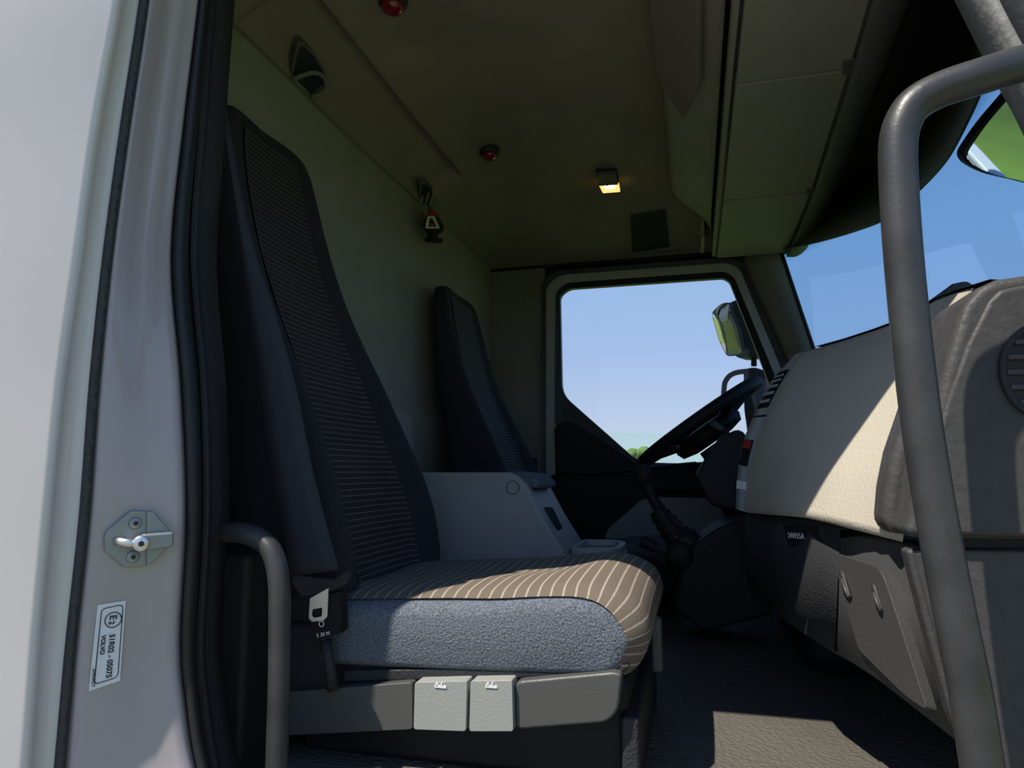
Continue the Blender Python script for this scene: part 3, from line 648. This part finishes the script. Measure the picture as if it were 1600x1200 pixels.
# grained upper end block with round vent
endup = [(1412, 838), (1440, 842), (1700, 846), (1700, 420), (1600, 428), (1560, 434), (1530, 448), (1506, 475), (1480, 560), (1462, 640), (1440, 720), (1424, 800)]
eb = prism('end_block', [at(x, y, Y=YE) for x, y in endup], (0, .14, 0), M['grain'], ds, bevel=.012, seg=3, label='grained dark grey end block')
face = [(1428, 836), (1700, 842), (1700, 448), (1597, 444), (1562, 452), (1545, 470), (1512, 535), (1478, 628), (1450, 730)]
prism('end_cover', [at(x, y, Y=YE-.004) for x, y in face], (0, .02, 0), M['grain'], ds, bevel=.006, label='grained cover plate on the dashboard end')
gl = [(1379, 822), (1384, 760), (1395, 705), (1420, 632), (1440, 600), (1478, 600), (1450, 720), (1428, 838), (1395, 833)]
prism('glovebox_side', [at(x, y, Y=.945) for x, y in gl], (0, .06, 0), M['grain'], ds, bevel=.015, seg=3)
lathe('end_screw', [(.007, 0), (.007, .006), (.005, .009)], at(1418, 656, Y=.943), (-.3, -1, 0), M['bolt'], ds, n=16)
vc = at(1640, 580, Y=YE-.005)
kk = [k*math.pi/20 for k in range(40)]
rv = obj('round_vent', *ring_g([vc+Vector((.050*math.cos(t), -.006, .058*math.sin(t))) for t in kk], [vc+Vector((.043*math.cos(t), -.006, .051*math.sin(t))) for t in kk], (0, .012, 0)), M['dark'], ds, bevel=.002, label='round air vent with black slats')
obj('vent_core', *prism_g([vc+Vector((.044*math.cos(t), .0005, .052*math.sin(t))) for t in kk], (0, .004, 0)), M['ink'], rv, smooth=False)
for k in range(5):
    z = (-.034+.017*k); w = .043*math.sqrt(max(.05, 1-(z/.052)**2))
    v, f = box_g(vc+Vector((-w, -.005, z-.003)), vc+Vector((w, .002, z+.003))); obj('vent_slat', v, f, M['grey'], rv, bevel=.001)
# slot and pieces on the dash top, near end
prism('defrost_slot', [at(x, y, Y=1.0) for x, y in [(1468, 562), (1484, 524), (1506, 484), (1512, 490), (1498, 524), (1474, 572)]], (0, .05, 0), M['black'], ds, bevel=.002)
prism('top_lid', [at(x, y, Y=1.1) for x, y in [(1466, 470), (1476, 455), (1490, 442), (1513, 437), (1526, 446), (1545, 455), (1545, 500), (1495, 480)]], (0, .25, 0), M['grain'], ds, bevel=.006)
# ================================================================== GEAR LEVER AND HAND CONTROL
gl_ = thing('gear_lever', at(1075, 850, Y=1.98), 'black gear lever with folded rubber gaiter beside the steering wheel', 'gear lever')
yg = 1.98
lathe('knob', [(.012, -.03), (.024, -.02), (.026, 0), (.022, .02), (.01, .028)], at(1005, 742, Y=yg), (-.35, 0, 1), M['black'], gl_)
tube('stick', smooth_path([at(1006, 745, Y=yg), at(1020, 778, Y=yg), at(1034, 803, Y=yg)], 4), .016, M['black'], gl_)
gp_ = smooth_path([at(1026, 796, Y=yg), at(1040, 815, Y=yg), at(1056, 835, Y=yg), at(1078, 852, Y=yg)], 8)
tube('gaiter', gp_, [.022+.020*i/(len(gp_)-1)+(.004 if i % 4 < 2 else 0) for i in range(len(gp_))], M['rubber'], gl_)
for a, b, c, d in ((1024, 800, 1066, 838), (1036, 796, 1078, 832)):
    tube('gaiter_fold', [at(a, b, Y=yg-.03), at((a+c)/2, (b+d)/2+2, Y=yg-.045), at(c, d, Y=yg-.05)], .005, M['dark'], gl_, n=8)
hc = thing('hand_control', at(1060, 880, Y=1.88), 'short black hand control lever below the gear lever', 'lever')
tube('grip', smooth_path([at(1000, 846, Y=1.88), at(1010, 849, Y=1.88), at(1020, 853, Y=1.88), at(1023, 854, Y=1.88)], 3), [.012]+[.0155]*7+[.014]*2, M['black'], hc)
tube('shaft', [at(1022, 854, Y=1.88), at(1050, 863, Y=1.88)], .0125, M['dark'], hc)
lathe('pivot', [(.02, -.03), (.034, -.02), (.036, .02), (.02, .03)], at(1062, 867, Y=1.88), (0, -1, 0), M['black'], hc)
lathe('release_button', [(.008, 0), (.009, .015), (.005, .02)], at(1040, 876, Y=1.88), (-1, 0, -.5), M['black'], hc, n=16)
ct = thing('control_tower', (.12, 1.98, .0), 'black sloping cowl below the dashboard carrying the gear lever', 'cowl')
prism('cowl', [at(x, y, Y=1.86) for x, y in [(1068, 880), (1085, 850), (1120, 826), (1165, 806), (1200, 860), (1210, 960), (1100, 990), (1050, 950)]], (0, .26, 0), M['black'], ct, bevel=.012, seg=3)
tube('cowl_ridge', smooth_path([at(1090, 872, Y=1.855), at(1105, 851, Y=1.855), at(1135, 836, Y=1.855), at(1168, 826, Y=1.855)], 5), .003, M['dark'], ct, n=8)
# ================================================================== OVERHEAD SHELF
SX = at(1112, 402, Y=2.9).x; SZ = at(1112, 402, Y=2.9).z
sh = thing('overhead_shelf', (SX+.12, 1.9, SZ), 'grey overhead storage shelf above the windscreen with flush hatches', 'shelf')
def shelf_front(y): return interp([(.85, .34), (1.25, .355), (1.6, .375), (2.2, .40), (2.6, .405), (2.9, .40)], y)
ysec = [.86+.0425*k for k in range(49)]
V, F = loft_g([[(SX+.0, y, SZ+.016), (SX+.004, y, SZ+.004), (SX+.016, y, SZ), (shelf_front(y), y, SZ), (shelf_front(y)+.005, y, SZ+.02), (shelf_front(y)+.005, y, ZC+.02), (SX+.06, y, ZC+.02), (SX+.0, y, SZ+.03)] for y in ysec]); obj('body', V, F, M['shelf'], sh)
# rear face bulges out around the storage pockets
def rface(a, b):
    y = lerp(.9, 2.86, a); z = lerp(SZ+.012, ZC+.0, b)
    s = sstep(2.80, 2.45, y)*(1-.0*b)
    return Vector((SX-.002-.135*s*sstep(.05, .75, b)-.01*s, y, z))
grid('rear_face', rface, 40, 14, M['shelf'], sh)
yc = [at(1125, 131, Z=SZ).y, at(1116, 312, Z=SZ).y]
edges = [.92, yc[0]-.42, yc[0], yc[1], 2.90]
for y0, y1 in zip(edges, edges[1:]):
    g = .006
    pts = [Vector((SX+.022, y0+g, SZ-.008)), Vector((shelf_front(y0)-.012, y0+g, SZ-.008)), Vector((shelf_front(y1)-.012, y1-g, SZ-.008)), Vector((SX+.022, y1-g, SZ-.008))]
    h = prism('hatch', round_poly(pts, .012, 4), (0, 0, .014), M['shelf'], sh, bevel=.003)
    if y1 < 2.95:
        c = Vector((shelf_front(y1)-.022, y1-.012 if y1 < 2.8 else y1-.06, SZ-.011))
        q = prism('latch', round_poly([c+Vector((-.012, -.03, 0)), c+Vector((.018, -.03, 0)), c+Vector((.018, .03, 0)), c+Vector((-.002, .03, 0))], .006, 3), (0, 0, .006), M['header'], h, bevel=.002)
        lathe('latch_pin', [(.004, 0), (.004, .003)], c+Vector((.004, -.004, -.001)), (0, 0, -1), M['bolt'], q, n=12)
for k in range(4):                         # dark grooves between hatches
    pass
tube('rear_groove', [Vector((SX+.017, y, SZ-.001)) for y in (.9, 1.9, 2.88)], .0035, M['ink'], sh, n=8)
# pocket recess with lid seen from below
prism('pocket_lid', [(SX-.150, .95, ZC-.045), (SX-.05, .95, SZ+.045), (SX-.05, 1.62, SZ+.045), (SX-.09, 1.85, SZ+.09), (SX-.150, 1.70, ZC-.045)], Vector((-.012, 0, -.010)), M['shelf_dark'], sh, bevel=.004, label='brownish pocket lid on the rear of the shelf')
box('end_bracket', (SX-.045, 2.70, SZ+.02), (SX-.03, 2.90, ZC-.03), M['shelf'], sh, bevel=.003)
lathe('bracket_screw', [(.006, 0), (.006, .006)], (SX-.047, 2.78, SZ+.07), (-1, 0, 0), M['metal'], sh, n=12)
# header strip between shelf and windscreen
def hdr(a, b):
    y = lerp(.88, 2.90, a); x = lerp(shelf_front(y)-.004, shelf_front(y)+.055, b); return Vector((x, y, SZ-.002+.012*math.sin(math.pi*b)*-1+.02*b))
structure(grid('trim_6', hdr, 40, 6, M['header'], solid=.02, offset=1))
def hdr2(a, b):
    y = lerp(.88, 2.90, a); x = lerp(shelf_front(y)+.05, screen_x(y, ZS)+.02, b); return Vector((x, y, SZ+.018+.05*b))
structure(grid('trim_7', hdr2, 40, 4, M['black'], solid=.02, offset=1))
# ================================================================== THINGS ON THE HEADLINER
def ceil_lamp(px, py, label):
    c = at(px, py, Z=ZC-.012); t = thing('round_marker_lamp', c, label, 'lamp', 'red lamps on the headliner')
    lathe('bezel', [(.033, -.03), (.033, .006), (.028, .012)], c, (0, 0, -1), M['ink'], t)
    lathe('lens', [(.027, .010), (.0255, .018), (.019, .025), (.010, .029), (.001, .030)], c, (0, 0, -1), M['red'], t, label='dark red lens')
ceil_lamp(765, 237, 'round red lamp on the headliner near the dome light')
ceil_lamp(614, 2, 'round red lamp on the headliner cut by the top edge of the photo')
dc = at(950, 286, Z=ZC-.02); dl = thing('dome_light', dc, 'small lit rectangular reading light on the headliner', 'ceiling light')
def dp(x, y, z=0.): return at(x, y, Z=ZC-.022-z)
prism('housing', round_poly([dp(931, 273), dp(963, 271), dp(969, 300), dp(942, 303)], .006, 3), (0, 0, .03), M['dark'], dl, bevel=.003)
prism('hood', round_poly([dp(932, 274, .008), dp(962, 272, .008), dp(966, 289, .008), dp(936, 291, .008)], .006, 3), (0, 0, .012), M['header'], dl, bevel=.003)
ln = prism('lens', round_poly([dp(936, 290, .003), dp(967, 288, .003), dp(969, 300, .003), dp(942, 302, .003)], .003, 3), (0, 0, .008), M['lamp'], dl, bevel=.001, label='glowing orange lens')
prism('bulb_glow', round_poly([dp(943, 291, .005), dp(962, 290, .005), dp(960, 295, .005), dp(947, 296, .005)], .006, 3), (0, 0, .003), M['lamp_hot'], ln, bevel=0)
lathe('switch', [(.004, 0), (.004, .004)], dp(949, 288, .009), (0, 0, -1), M['ink'], dl, n=12)
# speaker grille on the far side cove
def covep(px, py, off=0.):
    lo, hi = 2.2, YF
    for _ in range(40):
        y = (lo+hi)/2; q = at(px, py, Y=y)
        g = min(ZS-.01+(YF-y)*.33, ZC)
        if q.z > g: hi = y
        else: lo = y
    return at(px, py, Y=lo-off)
spk = thing('speaker_grille', covep(1018, 360, .01), 'dark square perforated speaker grille in the headliner by the shelf', 'speaker')
prism('surround', round_poly([covep(x, y, .006) for x, y in [(981, 332), (1000, 326), (1042, 322), (1053, 388), (1052, 392), (986, 398)]], .015), (0, .03, 0), M['shelf_dark'], spk, bevel=.004)
gr = prism('grille', round_poly([covep(x, y, .012) for x, y in [(985, 336), (1040, 327), (1047, 385), (988, 394)]], .012), (0, .01, 0), M['grille'], spk, bevel=.002, label='black perforated speaker cloth')
for x, y in ((993, 340), (1036, 333), (994, 382), (1037, 377)):
    lathe('screw', [(.006, 0), (.006, .003)], covep(x, y, .0135), (0, -1, -.3), M['ink'], gr, n=12)
# coat hooks in the recessed band
def bandp(px, py, off=0.):
    lo, hi = XR, XR+.4; n0 = Vector((.53, 0, -.85))
    # intersect view ray with the inclined cove plane z = ZS + (x-XR)*.62 + .02
    r = ray(px, py); o = Vector((0, 0, CAMZ)); y = 1.5
    for _ in range(6):
        d = zs(y)+.018-XR*.62; t = (d-CAMZ)/(r.z-.62*r.x); y = r.y*t
    return o+r*t+n0.normalized()*off
def coat_hook(pts, loop_pts, label):
    c = bandp(sum(p[0] for p in pts)/len(pts), sum(p[1] for p in pts)/len(pts)); t = thing('coat_hook', c, label, 'coat hook', 'coat hooks on the headliner band')
    po = round_poly([bandp(x, y, .004) for x, y in pts], .012)
    ce = sum((p for p in po), Vector())/len(po); pi_ = [ce.lerp(p, .84) for p in po]
    obj('bezel', *ring_g(po, pi_, Vector((-.53, 0, .85))*.020), M['header'], t, bevel=.0015)
    obj('recess', *prism_g([p+Vector((-.53, 0, .85))*.004 for p in pi_], Vector((-.53, 0, .85))*.004), M['dark'], t, smooth=False)
    tube('hook_loop', smooth_path([bandp(x, y, h) for x, y, h in loop_pts], 5), .0055, M['pillar'], t, n=10)
coat_hook([(464, 64), (472, 63), (492, 84), (508, 112), (511, 132), (487, 156), (453, 128), (453, 112)],
          [(456, 122, .004), (470, 112, .012), (486, 106, .016), (500, 112, .016), (506, 128, .014), (496, 142, .012), (485, 148, .006)], 'grey fold-out coat hook in the headliner band above the passenger seat')
coat_hook([(655, 284), (662, 281), (676, 293), (688, 312), (690, 328), (676, 340), (654, 320)],
          [(656, 318, .004), (662, 322, .010), (670, 320, .012), (678, 314, .010)], 'grey coat hook at far end of the headliner band with a charm on it')
# hanging charm
xc = at(672, 345, X=XR+.06).x
ch = thing('hanging_charm', at(673, 378, X=xc), 'small dark charm with red and white triangle hanging from the far coat hook', 'charm')
def cp(x, y, d=0.): return at(x, y, X=xc+d)
tube('clip', [cp(662, 318), cp(666, 300), cp(672, 296), cp(674, 304), cp(668, 320)], .004, M['black'], ch, n=8)
kk = [k*math.pi/12 for k in range(25)]; rcn = cp(683, 321)
tube('key_ring', [rcn+Vector((0, .019*math.cos(t), .023*math.sin(t))) for t in kk], .002, M['zinc'], ch, n=8)
tube('chain', smooth_path([cp(668, 318), cp(672, 326), cp(670, 332)], 4), .005, M['bolt'], ch, n=8)
prism('top_bead', round_poly([cp(668, 328), cp(675, 328), cp(680, 340), cp(665, 340)], .004, 3), (.012, 0, 0), M['orange'], ch, bevel=.002, label='red bead')
prism('figure_body', round_poly([cp(667, 336, -.01), cp(677, 336, -.01), cp(687, 357, -.01), cp(684, 364, -.01), cp(677, 367, -.01), cp(677, 372, -.01), cp(668, 372, -.01), cp(668, 366, -.01), cp(661, 358, -.01), cp(661, 346, -.01)], .004, 3), (.018, 0, 0), M['black'], ch, bevel=.002)
tr_o = round_poly([cp(668, 338, .009), cp(677, 338, .009), cp(686, 357, .009), cp(664, 357, .009)], .006, 3); tr_i = round_poly([cp(669.5, 341, .009), cp(675.5, 341, .009), cp(682, 354.5, .009), cp(668, 354.5, .009)], .004, 3)
obj('white_triangle', *ring_g(tr_o, tr_i, (.004, 0, 0)), M['mark'], ch, smooth=False, label='white triangular outline')
prism('red_centre', [cp(670, 349, .009), cp(679, 349, .009), cp(674, 356, .009)], (.003, 0, 0), M['orange'], ch, bevel=.0)
prism('plinth', [cp(664, 370, -.008), cp(683, 373, -.008), cp(683, 381, -.008), cp(664, 378, -.008)], (.022, 0, 0), M['black'], ch, bevel=.002)
# ================================================================== NEAR FRONT: grab bar, pillar, mirrors, visor
gb = thing('front_grab_bar', at(1545, 1230, Y=.75), 'long dark grab bar rising past the dashboard end to the windscreen pillar', 'grab bar')
YG = .75
pth = smooth_path([at(1640, 88, Y=YG+.02), at(1592, 101, Y=YG+.01), at(1530, 120, Y=YG), at(1470, 140, Y=YG), at(1432, 161, Y=YG), at(1412, 188, Y=YG), at(1403, 230, Y=YG), at(1406, 320, Y=YG), at(1417, 460, Y=YG), at(1437, 640, Y=YG), at(1462, 800, Y=YG), at(1490, 950, Y=YG), at(1516, 1080, Y=YG), at(1538, 1220, Y=YG), at(1550, 1300, Y=YG+.01), at(1556, 1350, Y=YG+.05), at(1560, 1365, Y=.90)], 5)
tube('grip', pth, .0183, M['bar'], gb, n=20)
def px_strip(name, L, R, Y, dep, m, parent=None, kindstruct=True):
    l = smooth_path([at(x, y, Y=Y) for x, y in L], 5); r = smooth_path([at(x, y, Y=Y) for x, y in R], 5)
    V, F = loft_g([[a, a.lerp(b, .5)-Vector((0, .006, 0)), b, b+Vector((0, dep, 0)), a+Vector((0, dep, 0))] for a, b in zip(l, r)])
    o = obj(name, V, F, m, parent); return structure(o) if kindstruct else o
px_strip('trim_8', [(1510, -60), (1540, 0), (1566, 50), (1595, 105), (1625, 160), (1690, 300), (1740, 470), (1770, 620)], [(1540, -60), (1566, 0), (1592, 50), (1622, 105), (1655, 160), (1720, 300), (1775, 470), (1810, 620)], .80, .05, M['pillar_near'])
px_strip('trim_9', [(1545, -60), (1568, 0), (1594, 50), (1626, 105), (1660, 160), (1726, 300), (1780, 470), (1814, 620)], [(1700, -60), (1720, 0), (1740, 50), (1760, 105), (1780, 160), (1800, 300), (1830, 470), (1850, 620)], .79, .05, M['rubber'])
# sun visor outside, ahead of the windscreen
vz = thing('outside_sun_visor', (.85, 1.9, 1.5), 'dark smoked sun visor curving across the outside top of the windscreen', 'sun visor')
def visor(a, b):
    y = lerp(.80, YF+.02, a); z = lerp(ZS+.16, 1.47, b)
    return Vector((screen_x(y, z)+.06+.10*b, y, z))
vpts = [(1222, 391, 2.86), (1275, 380, 2.55), (1335, 363, 2.25), (1390, 341, 2.0), (1432, 304, 1.75), (1478, 255, 1.5), (1512, 195, 1.3), (1545, 120, 1.12), (1575, 20, .98), (1600, -80, .88)]
lo_ = smooth_path([at(x, y, Y=Y) for x, y, Y in vpts], 5)
V, F = loft_g([lo_, [Vector((p.x*.5+(screen_x(p.y, ZS)+.03)*.5, p.y, (p.z+max(ZC+.1, p.z+.12))/2)) for p in lo_], [Vector((screen_x(p.y, ZS)+.03, p.y, max(ZC+.1, p.z+.12))) for p in lo_]], closed=False)
obj('visor_panel', V, F, M['visor'], vz, solid=.006)
# front mirror outside the windscreen
fm = thing('front_mirror', at(1600, 200, Y=1.35), 'large round-cornered mirror reflecting green field outside the windscreen top corner', 'mirror')
mo = round_poly([at(x, y, Y=1.35) for x, y in [(1500, 248), (1535, 195), (1600, 120), (1760, 130), (1760, 330), (1600, 285), (1540, 272)]], .03)
nf = Vector((.25, -1.0, -.65)).normalized(); cf = at(1600, 220, Y=1.35)
def onplane(p):
    r = (p-Vector((0, 0, CAMZ))); return Vector((0, 0, CAMZ))+r*((cf-Vector((0, 0, CAMZ))).dot(nf)/r.dot(nf))
mo = [onplane(p) for p in mo]
ce = sum((p for p in mo), Vector())/len(mo); tilt = Vector((.1, .12, .05))
prism('housing', mo, -nf*.03, M['black'], fm, bevel=.012)
mi = [ce.lerp(p, .972)+nf*.004 for p in mo]
obj('mirror_face', *prism_g(mi, -nf*.003), M['mirror'], fm, smooth=False, label='mirror glass')
# far side mirrors outside the driver window
YM = 3.28
um = thing('upper_side_mirror', at(1150, 585, Y=YM), 'upper rear-view mirror outside the driver window reflecting field and sky', 'mirror', 'driver side mirrors')
hsg = [(1128, 478), (1146, 467), (1168, 466), (1180, 500), (1189, 556), (1150, 560), (1138, 545)]
prism('housing', round_poly([at(x, y, Y=YM) for x, y in hsg], .03), (.05, .10, 0), M['dark'], um, bevel=.02, seg=3)
gls = [(1112, 490), (1126, 476), (1139, 473), (1142, 490), (1153, 515), (1160, 552), (1136, 556), (1124, 532)]
gp2 = round_poly([at(x, y, Y=YM-.03) for x, y in gls], .02)
ce = at(1136, 515, Y=YM-.03)
# the mirror glass faces back and in: a gently convex dome
nm = Vector((-.55, -.83, -.16)).normalized()
o_ = Vector((0, 0, CAMZ)); gp2 = [o_+(p-o_)*((ce-o_).dot(nm)/(p-o_).dot(nm)) for p in gp2]; ce = sum(gp2, Vector())/len(gp2)
u0 = nm.cross(Vector((0, 0, 1))).normalized(); v0 = u0.cross(nm)
V = [ce+nm*.007]; F = []
for j, q in enumerate((.5, .8, 1.0)):
    V += [ce.lerp(p, q)+nm*.007*(1-q*q)+(nm*0) for p in gp2]
n = len(gp2)
F += [(0, 1+i, 1+(i+1) % n) for i in range(n)]
for j in range(2): F += [(1+j*n+i, 1+(j+1)*n+i, 1+(j+1)*n+(i+1) % n, 1+j*n+(i+1) % n) for i in range(n)]
obj('mirror_face', V, F, M['mirror'], um, label='convex mirror glass')
obj('mirror_edge', *ring_g([ce.lerp(p, 1.035) for p in gp2], [ce.lerp(p, .985) for p in gp2], nm*-.03), M['black'], um, smooth=False)
tube('mirror_post', [at(1178, 550, Y=YM+.05), at(1178, 572, Y=YM+.05)], .013, M['black'], um)
lm = thing('lower_side_mirror', at(1178, 700, Y=YM), 'lower mirror housing with curved bracket outside the driver window behind the wheel', 'mirror', 'driver side mirrors')
prism('housing', round_poly([at(x, y, Y=YM+.01) for x, y in [(1160, 576), (1178, 573), (1196, 580), (1200, 690), (1168, 690), (1161, 640)]], .02), (.04, .09, 0), M['dark'], lm, bevel=.015)
tube('bracket', smooth_path([at(1166, 580, Y=YM), at(1148, 583, Y=YM), at(1136, 592, Y=YM), at(1131, 612, Y=YM), at(1131, 690, Y=YM)], 5), .012, M['black'], lm)
# ================================================================== BUSH BEYOND THE FAR WINDOW
def bush(px, py, Y, r, label):
    c = at(px, py, Y=Y); t = thing('bush', (c.x, c.y, -1.1), label, 'bush')
    g = []
    for k in range(26):
        o = Vector((random.uniform(-1, 1)*r*1.3, random.uniform(-.6, .6)*r, random.uniform(-.9, .75)*r)); rr = r*random.uniform(.3, .5)
        secs = []
        for i in range(1, 8):
            a = math.pi*i/8; secs.append([c+o+Vector((rr*math.sin(a)*math.cos(b)*random.uniform(.85, 1.15), rr*math.sin(a)*math.sin(b), rr*math.cos(a)*random.uniform(.9, 1.1))) for b in [q*math.pi/5 for q in range(10)]])
        g.append(loft_g(secs))
    obj('foliage', *merge(*g), M['leaf'], t)
    tube('trunk', [(c.x, c.y, -1.1), (c.x, c.y, c.z)], r*.08, M['bolt'], t, n=8)
bush(993, 722, 60, 1.15, 'distant green bush low in the corner of the driver window')
# ================================================================== LIGHT
W = bpy.data.worlds.new('World'); bpy.context.scene.world = W; W.use_nodes = True; nt = W.node_tree; bg = nt.nodes['Background']
tc = nt.nodes.new('ShaderNodeTexCoord'); s = nt.nodes.new('ShaderNodeSeparateXYZ'); nt.links.new(tc.outputs['Generated'], s.inputs[0])
r = nt.nodes.new('ShaderNodeValToRGB'); els = r.color_ramp.elements
els[0].position = 0; els[0].color = (.60, .69, .82, 1); els[1].position = 1; els[1].color = (.10, .22, .55, 1)
for p, c in ((.05, (.56, .67, .86)), (.16, (.41, .56, .87)), (.30, (.33, .53, .86)), (.55, (.19, .36, .72))):
    e = els.new(p); e.color = (*c, 1)
nt.links.new(s.outputs[2], r.inputs['Fac']); nt.links.new(r.outputs['Color'], bg.inputs['Color']); bg.inputs['Strength'].default_value = 1.0
sd = Vector((.38, .46, -1.0)).normalized()
sun = bpy.data.lights.new('sun', 'SUN'); sun.energy = 6.5; sun.angle = math.radians(.55); sun.color = (1, .93, .82)
so_ = bpy.data.objects.new('sun', sun); C.objects.link(so_); so_.rotation_euler = sd.to_track_quat('-Z', 'Y').to_euler()
# ================================================================== CAMERA
cam = bpy.data.cameras.new('camera'); co = bpy.data.objects.new('camera', cam); C.objects.link(co)
cam.sensor_width = 36; cam.lens = FOC/1600*36; cam.clip_start = .02; cam.clip_end = 4000
# rows of the rotation: camera right / up / -forward expressed in cab axes
R3 = Matrix(((_X.x, _X.y, -_X.z), (_Y.x, _Y.y, -_Y.z), (_Z.x, _Z.y, -_Z.z)))
co.matrix_world = Matrix.Translation((0, 0, CAMZ)) @ R3.to_4x4()
scn = bpy.context.scene; scn.camera = co
scn.view_settings.view_transform = 'Standard'; scn.view_settings.look = 'None'; scn.view_settings.gamma = 1; scn.view_settings.exposure = 0
scn.view_settings.use_curve_mapping = False
scn.cycles.max_bounces = 10; scn.cycles.transparent_max_bounces = 12
